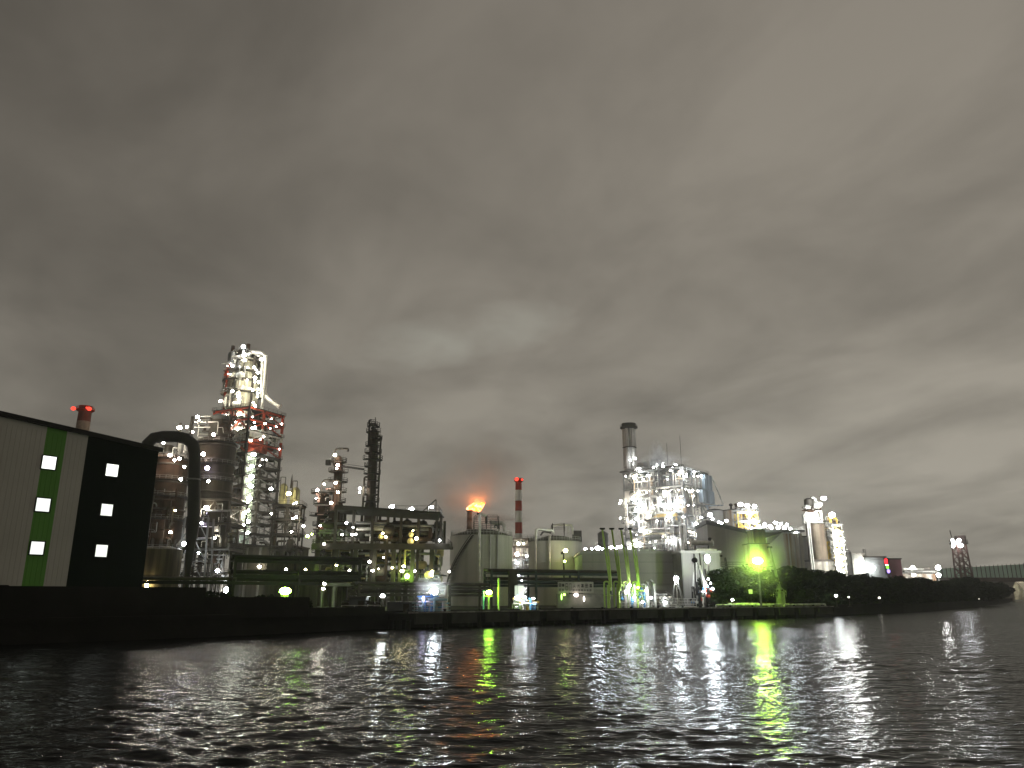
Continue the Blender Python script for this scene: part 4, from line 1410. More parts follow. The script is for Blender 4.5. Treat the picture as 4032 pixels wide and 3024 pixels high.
t.box('roof_vent', (t.at(2520, 2170, 213).x, 1.2, h), (t.at(2580, 2170, 213).x, 3.2, h + 0.5), PALE)
t2, L, h = pboxthing('grey_hall_annex', 'grey end block of the hall behind the tripod lamp, its roof edge lit', 'building', 2683, 2832, 2168, 204, 34, mat('annex_sheeting', (0.28, 0.27, 0.245), 0.6, 0, 0.07, 0.08, streak=0.3, streak_col=(0.22, 0.21, 0.19)), rot=math.radians(5), roofm=CLAD)
t2.box('roof_vent', (L * 0.42, 0.5, h), (L * 0.95, 2.5, h + 0.5), WHITEP)
t2.box('corner_trim', (-0.12, -0.12, 0), (0.14, -0.003, h - 0.62), GREY)

# ---- office block with dark sign letters on the quay
D = 186.0
a = Pt(2197, 2345, D)
t = Thing('quay_office', 'low white signboard and office behind the pipe rack, lettering in dark blocks', 'building', (a.x, D, GZ))
X = lambda px: t.at(px, 2320, D).x
Zl = lambda py: Zp(py, D) - GZ
Lo = X(2337)
t.box('wall', (0, 0.4, 0), (X(2420), 7, Zl(2338)), mat('office_wall', (0.20, 0.19, 0.17), 0.7))
SGN = mat('sign_white', (0.42, 0.40, 0.35), 0.7, 0, 0.15, 0.5)
t.box('sign_board', (0, -0.1, Zl(2334)), (Lo, 0.38, Zl(2291)), SGN)
t.box('roof', (-0.3, -0.2, Zl(2291)), (X(2425), 7.4, Zl(2288)), STEEL)
INK = mat('sign_ink', (0.045, 0.04, 0.04), 0.7)


def glyph(px, py, w, h_, strokes, m=INK):
    """one character built of bars; strokes in a 0..1 square"""
    b = MB()
    x0, z0 = X(px), Zl(py + h_)
    W, H = X(px + w) - x0, Zl(py) - z0
    for i, (xa, za, xb, zb) in enumerate(strokes):
        b.beam((x0 + xa * W, -0.125 - 0.004 * (i % 4), z0 + za * H), (x0 + xb * W, -0.125 - 0.004 * (i % 4), z0 + zb * H), 0.05, 0.16)
    t.add('sign_character', b, m)


KAN1 = [(0, 1, 1, 1), (0, .5, 1, .5), (0, 0, 1, 0), (.5, 0, .5, 1), (0, 0, 0, 1), (1, 0, 1, 1)]
KAN2 = [(0, .9, 1, .9), (.15, .6, .85, .6), (0, .3, 1, .3), (0, .05, 1, .05), (.5, 0, .5, 1), (.15, .3, .15, .9), (.85, .3, .85, .9)]
FIRE = [(.5, 1, .5, .5), (.5, .5, 0, 0), (.5, .5, 1, 0), (.1, .75, .2, .5), (.9, .75, .8, .5)]
ENER = [(0, .75, 1, .75), (.5, 1, .5, .6), (.5, .7, .05, 0), (.5, .7, .95, 0)]
EIGHT = [(0, 0, 1, 0), (0, .5, 1, .5), (0, 1, 1, 1), (0, 0, 0, 1), (1, 0, 1, 1)]
ZERO = [(0, 0, 1, 0), (0, 1, 1, 1), (0, 0, 0, 1), (1, 0, 1, 1)]
glyph(2201, 2299, 9, 10, KAN1)
glyph(2213, 2299, 9, 10, KAN2)
glyph(2227, 2298, 8, 25, EIGHT)
glyph(2241, 2299, 9, 25, ZERO, mat('sign_ink_faded', (0.16, 0.15, 0.14), 0.7))
glyph(2257, 2301, 9, 12, FIRE, MATS['sign_ink_faded'])
glyph(2273, 2301, 10, 12, ENER, MATS['sign_ink_faded'])
for i, k in enumerate((2289, 2305, 2322)):
    glyph(k, 2300, 9, 12, (KAN2, KAN1, KAN2)[i])
glyph(2202, 2319, 7, 8, KAN1, MATS['sign_ink_faded'])
glyph(2213, 2319, 7, 8, KAN2, MATS['sign_ink_faded'])
for k in range(7):
    glyph(2255 + 11 * k, 2321, 7, 6, (KAN1, ENER, KAN2)[k % 3], MATS['sign_ink_faded'])
for (xa, xb) in ((2200, 2222), (2232, 2248), (2310, 2330)):
    f = t.box('window', (X(xa), 0.33, Zl(2352)), (X(xb), 0.396, Zl(2339)), GREY)
t.lamp((X(2221), -0.6, Zl(2341)), 0.4, emis('lamp_green_dim', (0.5, 1.0, 0.15), 6))
t.lamp((X(2267), -0.8, Zl(2343)), 0.62, emis('lamp_pink_dim', (1.0, 0.86, 0.80), 8))
t.lamp((X(2298), -0.6, Zl(2358)), 0.3, LSML, sq=(0.6, 1, 2.0))
t.lamp((X(2210), -0.5, Zl(2350)), 0.25, MATS['lamp_green_dim'], sq=(0.6, 1, 3.0))

# ================================================================== pier on piles
c0 = PIER[0]
t = Thing('concrete_pier', 'long dark concrete jetty deck on piles in front of the works', 'pier', (c0[0], c0[1], 0))
for i in range(len(PIER) - 1):
    (x0, y0), (x1, y1) = PIER[i], PIER[i + 1]
    d = Vector((x1 - x0, y1 - y0, 0))
    L = d.length
    d.normalize()
    nrm = Vector((d.y, -d.x, 0))
    seg = max(3, int(L / 6.5))
    for k in range(seg):
        a = Vector((x0 - c0[0], y0 - c0[1], 0)) + d * (L * k / seg + 0.04)
        b_ = Vector((x0 - c0[0], y0 - c0[1], 0)) + d * (L * (k + 1) / seg - 0.04)
        p = [a, b_, b_ - nrm * 0, a]
        o1, o2 = nrm * WP, nrm * -0.4
        mb = MB()
        mb.hexa([a + o1 + Vector((0, 0, 1.35)), b_ + o1 + Vector((0, 0, 1.35)), b_ + o2 + Vector((0, 0, 1.35)), a + o2 + Vector((0, 0, 1.35)), a + o1 + Vector((0, 0, 2.35)), b_ + o1 + Vector((0, 0, 2.35)), b_ + o2 + Vector((0, 0, 2.35)), a + o2 + Vector((0, 0, 2.35))])
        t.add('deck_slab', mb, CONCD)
        # fender panel on the face
        m_ = (a + b_) / 2 + nrm * (WP + 0.16)
        hl = (L / seg) * 0.36
        mb = MB().beam(m_ - d * hl + Vector((0, 0, 1.5)), m_ + d * hl + Vector((0, 0, 1.5)), 0.3, 1.5)
        t.add('fender_panel', mb, mat('fender_rubber', (0.035, 0.035, 0.03), 0.7, 0, 0.3, 0.5))
        for off in (0.5, WP * 0.5, WP - 0.3):
            pp = a + nrm * off
            t.cyl('pile', pp.x, pp.y, -2.5, 1.35, 0.38, CONCD, n=10)
        q_ = a + nrm * (WP - 0.5)
        t.lathe('bollard', q_.x, q_.y, [(0.22, 2.35), (0.18, 2.7), (0.32, 2.8), (0.2, 2.95)], BLACK, n=10)
# a low kerb strip along the pier edge that catches the lamp light
for i in range(len(PIER) - 1):
    (x0, y0), (x1, y1) = PIER[i], PIER[i + 1]
    d = Vector((x1 - x0, y1 - y0, 0)).normalized()
    nrm = Vector((d.y, -d.x, 0))
    a = Vector((x0 - c0[0], y0 - c0[1], 2.48)) + nrm * (WP - 0.15)
    b_ = Vector((x1 - c0[0], y1 - c0[1], 2.48)) + nrm * (WP - 0.15)
    t.beam('kerb', a, b_, 0.3, CONC, h=0.24)


def pier_pt(px, inset=2.0, z=2.36):
    """spot on the pier deck seen in column px"""
    best = None
    for i in range(len(PIER) - 1):
        (x0, y0), (x1, y1) = PIER[i], PIER[i + 1]
        d = Vector((x1 - x0, y1 - y0, 0))
        L = d.length
        d.normalize()
        nrm = Vector((d.y, -d.x, 0))
        for k in range(200):
            p = Vector((x0, y0, 0)) + d * (L * k / 200) + nrm * inset
            q_ = p.x / p.y * ray(CX, 2400).y + CX
            if best is None or abs(q_ - px) < best[0]:
                best = (abs(q_ - px), p.x, p.y)
    return best[1], best[2], z


# ---- loading arms, four green ones
def loading_arm(px_b, label):
    x, y, z = pier_pt(px_b, 1.2)
    y += 0.0
    t = Thing('loading_arm', label, 'loading arm', (x, y, z), group='green loading arms standing folded on the pier')
    D = y
    zt = Zp(2084, D) - z
    zk = Zp(2300, D) - z
    s = MPP(D, 2200)
    # stand post and its swan neck
    t.cyl('stand_post', -0.2, 0, 0, zk * 0.96, 0.30, GREENP, n=12)
    t.tube('swan_neck', [(-0.55 - 9 * s, 0.1, 0.4), (-0.55 - 9 * s, 0.1, zk + 0.5), (-0.1, 0.1, zk + 0.5), (0.0, 0.1, zk - 0.6)], 0.17, GREENP, n=10, bend=0.5)
    # inner boom, leaning back
    t.tube('inner_boom', [(0.2, 0, zk - 0.4), (-20 * s, 0.2, zt)], 0.19, GREENP, n=10)
    t.tube('truss_rod', [(0.35, 0.0, zk - 0.2), (-13 * s + 0.3, 0.1, zt * 0.62)], 0.07, BLACK, n=6)
    # outer boom folded alongside
    t.tube('outer_boom', [(0.35, -0.25, zk - 0.6), (-2 * s + 0.10, -0.25, zt * 0.66)], 0.22, GREENP, n=10)
    t.tube('outer_boom_tip', [(-2 * s + 0.10, -0.25, zt * 0.66), (-3.5 * s, -0.25, zt * 0.76)], 0.12, GREENP, n=8)
    mb = MB().lathe(-20 * s, 0.2, [(0.18, zt - 0.1), (0.55, zt), (0.55, zt + 0.22), (0.2, zt + 0.3)], 12)
    t.add('sheave_cap', mb, BLACK)
    mb = MB().box(-20 * s - 0.5, -0.1, zt + 0.05, -20 * s + 0.5, 0.5, zt + 0.28)
    t.add('cap_plate', mb, BLACK)
    t.cyl('swivel_joint', 0.05, 0, zk - 1.3, zk - 0.2, 0.38, GREENP, n=12)
    t.box('base_plate', (-0.9, -0.7, 0), (0.8, 0.7, 0.25), STEEL)
    t.beam('hand_rail', (-0.9, -0.8, zk * 0.55), (1.6, -0.8, zk * 0.55), 0.09, GREENP)
    return t


for px_b, lab in ((2403, 'green folded loading arm, leftmost of the row of four on the pier'), (2441, 'green folded loading arm, second from left in the row of four'), (2479, 'green folded loading arm, third from left in the row of four'), (2515, 'green folded loading arm, rightmost of the row of four, paler than the rest')):
    loading_arm(px_b, lab)

# pump and valve skids at the foot of the arms
def skid(name, label, px0, px1, seed, h, ms, D=None, n=34, cat='pump skid'):
    x0, y0, z = pier_pt(px0, 0.6)
    x1, y1, _ = pier_pt(px1, 0.6)
    if D:
        a_, b2 = Pt(px0, 2345, D), Pt(px1, 2345, D)
        x0, y0, x1, y1 = a_.x, D, b2.x, D
        z = GZ
    L = math.hypot(x1 - x0, y1 - y0)
    t = Thing(name, label, cat, (x0, y0, z), math.atan2(y1 - y0, x1 - x0))
    R = random.Random(seed)
    t.box('base_frame', (0, -1.2, 0), (L, 1.4, 0.25), STEEL)
    for i in range(n):
        x = R.uniform(0.3, L - 0.3)
        y = R.uniform(-1, 1)
        m = R.choice(ms)
        k = R.random()
        hh_ = R.uniform(0.4, 1) * h
        if k < 0.45:
            t.tube('riser_pipe', [(x, y, 0.25), (x, y, hh_), (x + R.uniform(-1.2, 1.2), y, hh_)], R.uniform(0.1, 0.26), m, n=8)
        elif k < 0.65:
            t.tube('header_pipe', [(max(0, x - R.uniform(1, 3)), y, hh_), (min(L, x + R.uniform(1, 3)), y, hh_)], R.uniform(0.1, 0.2), m, n=8)
        elif k < 0.8:
            t.lathe('valve', x, y, [(0.12, hh_ * 0.5), (0.32, hh_ * 0.5 + 0.1), (0.32, hh_ * 0.5 + 0.4), (0.1, hh_ * 0.5 + 0.6), (0.08, hh_ * 0.5 + 1.1), (0.3, hh_ * 0.5 + 1.15)], m, n=10)
        else:
            t.lathe('pump_barrel', x, y, [(0.3, 0.25), (0.36, 0.4), (0.36, hh_ * 0.6), (0.15, hh_ * 0.7)], m, n=12)
    t.railing(-0.2, -1.5, L + 0.2, -1.4, 0.25, WHITEP, h=1.1, w=0.07, step=1.5)
    return t


t = skid('valve_skid', 'bright blue white and green risers crowded round the feet of the green loading arms', 2428, 2545, 91, 5.2, [GREENP, WHITEP, PALE, WHITEP, GREENP, BLUEP], n=56)
for (x, z, r, m) in ((2.0, 4.6, 0.30, LWC), (1.0, 3.3, 0.22, LWC), (4.4, 4.2, 0.2, LGR), (6.8, 3.6, 0.22, LWC), (3.2, 2.3, 0.22, LWC), (8.2, 2.2, 0.2, LWC), (5.6, 1.4, 0.2, LWC)):
    t.lamp((x, -1.8, z), r, m)
for k, (x, h2_) in enumerate(((2.2, 4.6), (7.6, 4.4), (3.9, 4.9), (9.8, 5.0))):
    t.cyl('white_riser', x, -1.4, 0.3, h2_, 0.26, WHITEP, n=10)
t = skid('pump_skid', 'low white pipes and hose reel right of the green loading arms', 2548, 2640, 92, 3.0, [WHITEP, PALE, GREY], n=26)
for k, (x, h2_) in enumerate(((0.6, 5.2), (1.9, 5.6))):
    t.tube('white_riser', [(x, 0, 0.2), (x, 0, h2_), (x - 0.8, 0, h2_ + 0.1)], 0.22, PALE, n=10, bend=0.5)
t.lamp((4.2, -1.4, 1.3), 0.2, LWC, sq=(2.2, 1, 0.8))

# ---- tripod lamp on the pier
x, y, z = pier_pt(2668, 1.5)
t = Thing('tripod_lamp', 'very bright lamp on a white lattice tripod on the pier', 'lamp tower', (x, y, z))
zt = Zp(2288, y) - z
w = 2.1
for i, (sx, sy) in enumerate(((-1, -1), (1, -1), (1, 1), (-1, 1))):
    t.beam('leg', (sx * w * 0.75, sy * w * 0.5, 0.2), (sx * 0.22, sy * 0.2, zt), 0.11, PALE)
t.cyl('mast', 0, 0, 0.2, zt, 0.10, WHITEP, n=8)
for k in range(1, 4):
    q_ = k / 4
    ww = w * 0.75 * (1 - q_) + 0.22 * q_
    t.beam('strut', (-ww, -w * 0.5 * (1 - q_) - 0.05, zt * q_), (ww, -w * 0.5 * (1 - q_) - 0.05, zt * q_), 0.07, PALE)
t.box('platform', (-2.6, -1.5, 0.0), (2.6, 1.5, 0.2), PALE)
t.railing(-3.6, -1.6, 3.6, 1.6, 1.0, WHITEP, h=1.0, w=0.08, step=1.8)
t.railing(-3.6, -1.6, 3.6, 1.6, 0.0, WHITEP, h=0.9, w=0.08, step=3.6)
t.lamp((0, 0, zt + 0.5), 0.72, LWB, sq=(1, 1, 0.85))
x, y, z = pier_pt(2655, 4.4)
t = Thing('gangway', 'pale sloping gangway leading down the pier edge below the tripod lamp', 'gangway', (x, y, z))
t.beam('stringer', (-1.6, 0, 2.6), (1.8, -0.3, 0.2), 0.14, PALE)
t.beam('stringer', (-1.6, 0.8, 2.6), (1.8, 0.5, 0.2), 0.14, PALE)
for k in range(9):
    q_ = (k + 0.5) / 9
    t.beam('tread', (-1.6 + 3.4 * q_, 0.72 - 0.3 * q_, 2.6 - 2.4 * q_), (-1.6 + 3.4 * q_, 0.05 - 0.3 * q_, 2.6 - 2.4 * q_), 0.18, GREY)
t.beam('hand_rail', (-1.6, 0, 3.5), (1.8, -0.3, 1.1), 0.08, WHITEP)
for px_ in (2560, 2605, 2700, 2725):
    x, y, z = pier_pt(px_, 3.6)
    lab = {2560: 'flat white crate lying nearest the green arms on the pier', 2605: 'flat pale crate beside the hose pipes on the pier', 2700: 'flat white crate just right of the gangway on the pier', 2725: 'flat white crate left of the dark loading arms on the pier'}[px_]
    t = Thing('flat_crate', lab, 'crate', (x, y, z), 0.3, group='flat crates on the pier')
    t.box('box_body', (-1.3, -0.5, 0), (1.3, 0.5, 0.32), WHITEP)
    t.box('lid', (-1.36, -0.55, 0.32), (1.36, 0.55, 0.40), PALE)

# ---- dark loading arm cluster
x, y, z = pier_pt(2765, 1.4)
t = Thing('dark_loading_arms', 'cluster of black and silver loading arms with round sheave, on the pier before the annex', 'loading arm', (x, y, z))
D = y
s = MPP(D, 2250)
Zq = lambda py: Zp(py, D) - z
Xq = lambda px: (px - 2765) * s
mb = MB()
mb.rings([[(Xq(2748) + 0.62 * math.cos(2 * math.pi * a_i / 18), yy, Zq(2206) + 0.62 * math.sin(2 * math.pi * a_i / 18)) for a_i in range(18)] for yy in (-0.3, 0.3)])
t.add('sheave', mb, BLACK, smooth=True)
t.beam('sheave_fork', (Xq(2746), 0, Zq(2180)), (Xq(2744), 0, Zq(2206)), 0.16, BLACK)
t.beam('sheave_fork', (Xq(2748), 0, Zq(2180)), (Xq(2753), 0, Zq(2206)), 0.16, BLACK)
for (a, b_, r_, m) in (((2746, 2212), (2735, 2308), 0.13, PALE), ((2751, 2212), (2752, 2345), 0.24, BLACK), ((2752, 2215), (2752, 2312), 0.1, PALE), ((2758, 2216), (2778, 2308), 0.15, GREY), ((2756, 2220), (2800, 2320), 0.1, PALE), ((2772, 2178), (2778, 2330), 0.16, STEEL), ((2768, 2226), (2784, 2340), 0.16, SILVER), ((2786, 2182), (2780, 2380), 0.12, GREY), ((2790, 2240), (2798, 2380), 0.18, STEEL), ((2738, 2310), (2745, 2385), 0.2, BLACK), ((2760, 2310), (2762, 2392), 0.28, BLACK), ((2733, 2330), (2728, 2392), 0.2, BLACK), ((2784, 2300), (2786, 2392), 0.25, BLACK), ((2775, 2330), (2773, 2392), 0.22, SILVER)):
    t.tube('boom', [(Xq(a[0]), random.Random(a[0] * a[1]).uniform(-0.6, 0.6), Zq(a[1])), (Xq(b_[0]), random.Random(b_[0]).uniform(-0.6, 0.6), max(0.0, Zq(b_[1])))], r_, m, n=10)
R = random.Random(77)
for k in range(34):
    px_, py_ = R.uniform(2725, 2812), R.uniform(2315, 2388)
    m = R.choice([BLACK, STEEL, PALE, SILVER, BLACK, BLACK, REDP, BLUEP])
    hgt = R.uniform(0.5, 1.8)
    xx, z_ = Xq(px_), max(0.0, Zq(py_))
    yy = R.uniform(-1, 1)
    if k % 3 == 0:
        t.tube('hydraulic_pipe', [(xx, yy, z_), (xx, yy, z_ + hgt), (xx + R.uniform(-1, 1), yy, z_ + hgt)], R.uniform(0.06, 0.16), m, n=6)
    elif k % 3 == 1:
        t.lathe('swivel_joint', xx, yy, [(0.15, z_), (0.34, z_ + 0.1), (0.34, z_ + 0.5), (0.15, z_ + 0.6)], m, n=10)
    else:
        t.box('junction_box', (xx - 0.3, yy - 0.2, z_), (xx + 0.3, yy + 0.2, z_ + 0.55), m)
t.box('base_frame', (-4.2, -1.3, 0), (4.6, 1.3, 0.2), STEEL)
for (px_, py_, r_) in ((2779, 2306, 0.34), (2806, 2318, 0.26), (2792, 2280, 0.2), (2768, 2330, 0.16), (2800, 2296, 0.16)):
    t.lamp((Xq(px_), -1.4, Zq(py_)), r_, LWC)
c = Pt(2789, 2345, 198)
t = Thing('annex_lamp_post', 'tall dark lamp post beside the annex corner with an upright white lamp', 'lamp post', (c.x, 197, GZ))
zt = Zp(2200, 197) - GZ
t.cyl('pole', 0.3, 0, 0, zt + 1.0, 0.18, STEEL, n=8)
t.beam('arm', (0.3, 0, zt + 0.6), (0, -0.4, zt + 0.6), 0.12, STEEL)
t.lamp((0, -0.5, zt), 0.75, LWB, sq=(0.9, 0.9, 1.6))

# ---- green lamp post (strongest green light)
def lamp_post(px, py, D, label, m, r, base_px=None, arm=0.0, pm=GREENP, z=None, hood=False, pr=0.16):
    p = Pt(px, py, D)
    z = GZ if z is None else z
    t = Thing('lamp_post', label, 'lamp post', (p.x, D, z))
    h_ = p.z - z
    t.lathe('pole', 0, 0, [(pr * 1.5, 0), (pr, h_ - r)], pm, n=10)
    t.box('base_plate', (-0.4, -0.4, 0), (0.4, 0.4, 0.12), STEEL)
    t.beam('cross_arm', (-0.7, 0, h_ - r * 1.02), (0.7, 0, h_ - r * 1.02), 0.14, pm)
    t.lamp((0, 0, h_), r, m, sq=(1.15, 1, 0.85))
    return t


t = lamp_post(2983, 2208, 178, 'tall pole with the strongest yellow green lamp, before the dark trees', LGRB, 1.15, pm=GREY)
t = lamp_post(1925, 2333, 141, 'green lamp on a short green pole between the striped chimney and the bright quay lamp', LGR, 0.58, z=GZ)
t.cyl('side_pole', -0.95, 0.3, 0, 3.6, 0.14, mat('teal_paint', (0.15, 0.42, 0.40), 0.5), n=8)
t.cyl('side_pole', 1.75, 0.4, 0, 5.8, 0.20, GREENP, n=10)
t = lamp_post(1708, 2330, 132, 'very bright white lamp on a blue pole at the lit teal jetty equipment', LWB, 0.72, pm=BLUEP)
t = lamp_post(1123, 2327, 138, 'yellow green lamp low on the left bank in front of the tallest tower', LGR, 0.80, pm=GREY, z=GZ)
t = lamp_post(1507, 2346, 134, 'oblong white lamp low among the pipes below the roofed platform', LWB, 0.42, pm=STEEL)
for (px_, py_, lab, m, r_) in ((1278, 2299, 'upper of two small white lamps on poles under the tall pipe rack', LW, 0.26), (1273, 2318, 'lower of two small white lamps on poles under the tall pipe rack', LW, 0.26), (3292, 2346, 'white lamp low on the bank in front of the right-hand trees', LWB, 0.34), (3342, 2351, 'faint small lamp next right from the white lamp under the trees', LSML, 0.2), (3462, 2354, 'faint small lamp under the middle of the tree belt', LSML, 0.25), (3857, 2358, 'faint small lamp under the far end of the tree belt', LSML, 0.3), (2884, 2362, 'small white lamp at the pier edge left of the green light', LWC, 0.22)):
    D = 148 if px_ < 1400 else bank_D(px_) + (5 if px_ < 3300 else 1.5)
    lamp_post(px_, py_, D, lab, m, r_, pm=STEEL, pr=0.07)

# quay equipment by the bright lamp and by the chimney
TEAL = mat('teal_equipment', (0.35, 0.52, 0.52), 0.5)
t = skid('pump_skid', 'teal and white pump skid lit hard by the brightest quay lamp, left of centre', 1642, 1764, 95, 2.8, [TEAL, WHITEP, TEAL, BLUEP, PALE], D=129.5, n=46)
t.cyl('white_column', t.at(1757, 2340, 129.5).x, 0.4, 0, 4.4, 0.25, WHITEP, n=10)
t.cyl('blue_column', t.at(1702, 2340, 129.5).x, -0.4, 0, 3.4, 0.2, BLUEP, n=10)
t.lamp(t.at(1667, 2357, 128), 0.22, LVIO, sq=(0.7, 1, 1.5))
for k in range(3):
    t.box('catwalk', (-0.5, -1.9 - 0.25 * k, 0.5 + 0.55 * k), (5.6, -1.7 - 0.25 * k, 0.6 + 0.55 * k), TEAL)
t = skid('pump_skid', 'white lit pumps and railings on the quay below the striped chimney', 2022, 2112, 96, 2.4, [WHITEP, PALE, WHITEP, YELLOWP, BLUEP], D=146, n=44)
for (px_, py_, r_, m) in ((2065, 2351, 0.38, LWB), (2036, 2352, 0.26, LWC), (2100, 2356, 0.18, LWC)):
    t.lamp(t.at(px_, py_, 144.6), r_, m, sq=(1.3, 1, 0.7))
t.cyl('blue_column', t.at(2041, 2340, 146).x, -0.7, 0, 3.0, 0.16, BLUEP, n=10)
t.box('panel_wall', (0.2, 1.6, 0), (1.9, 1.75, 4.6), PALE)
t = skid('pump_skid', 'dark low valve group on the left bank beneath the tall pipe rack', 1360, 1500, 97, 2.0, [STEEL, GREY, STEEL], D=124, n=24)
# small parked work sheds in the shadow of the bank
for (px0, px1, yt, D, lab) in ((1375, 1440, 2352, 123, 'small dark shed on the left bank, left of the oblong lamp'), (1525, 1640, 2372, 128, 'long low dark shed at the quay edge right of the oblong lamp')):
    a = Pt(px0, yt, D)
    b_ = Pt(px1, yt, D)
    t = Thing('work_shed', lab, 'shed', (a.x, D, GZ))
    h_ = a.z - GZ
    t.box('wall', (0, 0, 0), (b_.x - a.x, 2.6, h_), mat('shed_sheet', (0.10, 0.11, 0.11), 0.6))
    t.box('roof', (-0.2, -0.3, h_), (b_.x - a.x + 0.2, 2.9, h_ + 0.15), GREY)
    t.box('door', ((b_.x - a.x) * 0.55, -0.04, 0), ((b_.x - a.x) * 0.55 + 0.9, -0.003, min(2.0, h_ * 0.9)), STEEL)

# ---- tall pale single loading arm on the right
x, y, z = pier_pt(3075, 0.8)
ARMP = mat('weathered_arm_paint', (0.20, 0.22, 0.15), 0.6, 0, 0.3, 0.8)
t = Thing('single_loading_arm', 'single tapering green-lit loading arm with thick base, right of the strong green lamp', 'loading arm', (x, y, z))
D = y
s = MPP(D, 2250)
Zq = lambda py: Zp(py, D) - z
t.lathe('base_column', 0, 0, [(1.0, 0), (0.9, Zq(2345)), (0.7, Zq(2325)), (0.75, Zq(2318)), (0.4, Zq(2310))], ARMP, n=16)
mb = MB()
pa_, pb2 = Vector((0, 0, Zq(2315))), Vector((-23 * s, 0, Zq(2158)))
rs = []
for q_, r_ in ((0, 0.55), (0.25, 0.42), (0.6, 0.24), (1, 0.16)):
    c_ = pa_.lerp(pb2, q_)
    rs.append([(c_.x + r_ * math.cos(2 * math.pi * a_i / 12), c_.y + r_ * math.sin(2 * math.pi * a_i / 12), c_.z) for a_i in range(12)])
mb.rings(rs)
t.add('boom', mb, ARMP, smooth=True)
t.box('boom_head', (-23 * s - 0.6, -0.3, Zq(2159)), (-23 * s + 0.5, 0.3, Zq(2151)), BLACK)
t.tube('side_pipe', [(0.9, -0.4, 0), (0.9, -0.4, Zq(2322)), (0.2, -0.4, Zq(2318))], 0.2, ARMP)
t.box('counterweight', (0.7, -0.4, Zq(2340)), (1.5, 0.4, Zq(2325)), ARMP)
t.ring_railing(0, 0, 1.5, Zq(2350), ARMP, n=10)
x, y, z = pier_pt(2962, 0.4)
t = Thing('notice_board', 'small pale square notice board standing on the pier left of the green lamp pole', 'sign', (x, y, z))
D = y
t.cyl('post', 0, 0, 0, Zp(2338, D) - z, 0.06, STEEL, n=6)
t.box('board', (-0.42, -0.06, Zp(2338, D) - z), (0.42, 0.02, Zp(2321, D) - z), PALE)
# green lit pipes lying along the pier top
R = random.Random(15)
for k, (a_, b2, ins, hh_) in enumerate(((2870, 2990, 0.5, 0.5), (2895, 3080, 1.6, 0.3), (2890, 3030, 4.4, 0.25), (2820, 2900, 3.2, 0.3), (3090, 3280, 3.4, 0.25))):
    x0, y0, z0_ = pier_pt(a_, ins)
    x1, y1, _ = pier_pt(b2, ins)
    lab = ['pipe run lying farthest back under the green lamp', 'long pipe run on the pier below the green lamp pole', 'pipe run along the very edge of the pier under the green lamp', 'pipe run beside the dark loading arms, left of the green lamp', 'pipe run at the empty right end of the pier'][k]
    t = Thing('pipe_run', lab, 'pipe', (x0, y0, z0_), math.atan2(y1 - y0, x1 - x0), group='pipe runs lying on the right part of the pier')
    L = math.hypot(x1 - x0, y1 - y0)
    t.tube('pipe', [(0, 0, 0.1), (0, 0, hh_ + 0.35), (L, 0, hh_ + 0.35), (L, 0, 0.1)], 0.2, PALE)
    t.tube('pipe', [(0.6, 0.6, 0.1), (0.6, 0.6, hh_ + 0.2), (L * 0.8, 0.6, hh_ + 0.2)], 0.14, GREENP)
    n_ = max(2, int(L / 5))
    for i in range(n_):
        t.box('saddle', (L * (i + 0.5) / n_ - 0.2, -0.35, 0), (L * (i + 0.5) / n_ + 0.2, 0.9, hh_ + 0.13), CONC)

# ================================================================== POWER STATION BOILER HOUSE
c = Pt(2688, 1835, 400)
PR = math.radians(-38.0)
SX, SY = 35.5, 30.0
SXB, SYB = SX, SY
loc = Vector((c.x, 400, GZ)) - Matrix.Rotation(PR, 3, 'Z') @ Vector((SX, 0, 0))
t = Thing('boiler_house', 'brilliantly lit open-framed power station boiler house, full of white pipes and lamps', 'power station', tuple(loc), PR)
bh = t
lev = [2163, 2112, 2071, 2020, 1974, 1907, 1838]
zs = [Zp(p, 400) - GZ for p in lev]
br = [('f', 0, k, '/') for k in (1, 3, 5)] + [('f', 0, k, '\\') for k in (2, 4, 6)] + [('r', 2, k, 'X') for k in (1, 4)] + [('r', 1, 5, 'V'), ('f', 3, 5, 'V'), ('r', 0, 3, '\\')]
XS = [0, 7.5, 15, 21.5, 28.5, SX]
YS = [0, 10, 20, SY]
WF = mat('boiler_frame_paint', (0.15, 0.155, 0.155), 0.5, 0.1, 0.2, 0.4)
t.frame(XS, YS, zs, 0, cw=0.62, bw=0.55, cm=WF, bm=GREY, dm=GREY, braces=br, rail='pale', brw=0.42)
# boiler body and ducts inside
CASE = mat('boiler_casing', (0.26, 0.255, 0.24), 0.55, 0.1, 0.25, 0.25, streak=0.6, streak_col=(0.34, 0.31, 0.26))
t.box('boiler_casing', (9.6, 5.5, 18), (29, 25, zs[-1] - 4), CASE)
t.box('boiler_casing', (2, 8, 10), (9.1, 24, zs[-1] - 7), CASE)
mb = MB()
mb.hexa([(13, 6, 12), (26, 6, 12), (26, 23, 12), (13, 23, 12), (9.7, 5.6, 17.99), (28.9, 5.6, 17.99), (28.9, 24.9, 17.99), (9.7, 24.9, 17.99)])
t.add('ash_hopper', mb, CASE)
# sheeted left strip and corner panels
t.box('sheet_wall', (-0.7, 0.5, 2), (-0.4, SY - 1, zs[-1] - 3), CLAD)
for k in range(6):
    t.box('sheet_wall', (0.5, -0.5, (zs[k - 1] if k else 4) + 0.8), (3.6, -0.35, zs[k] - 1.0), CLAD)
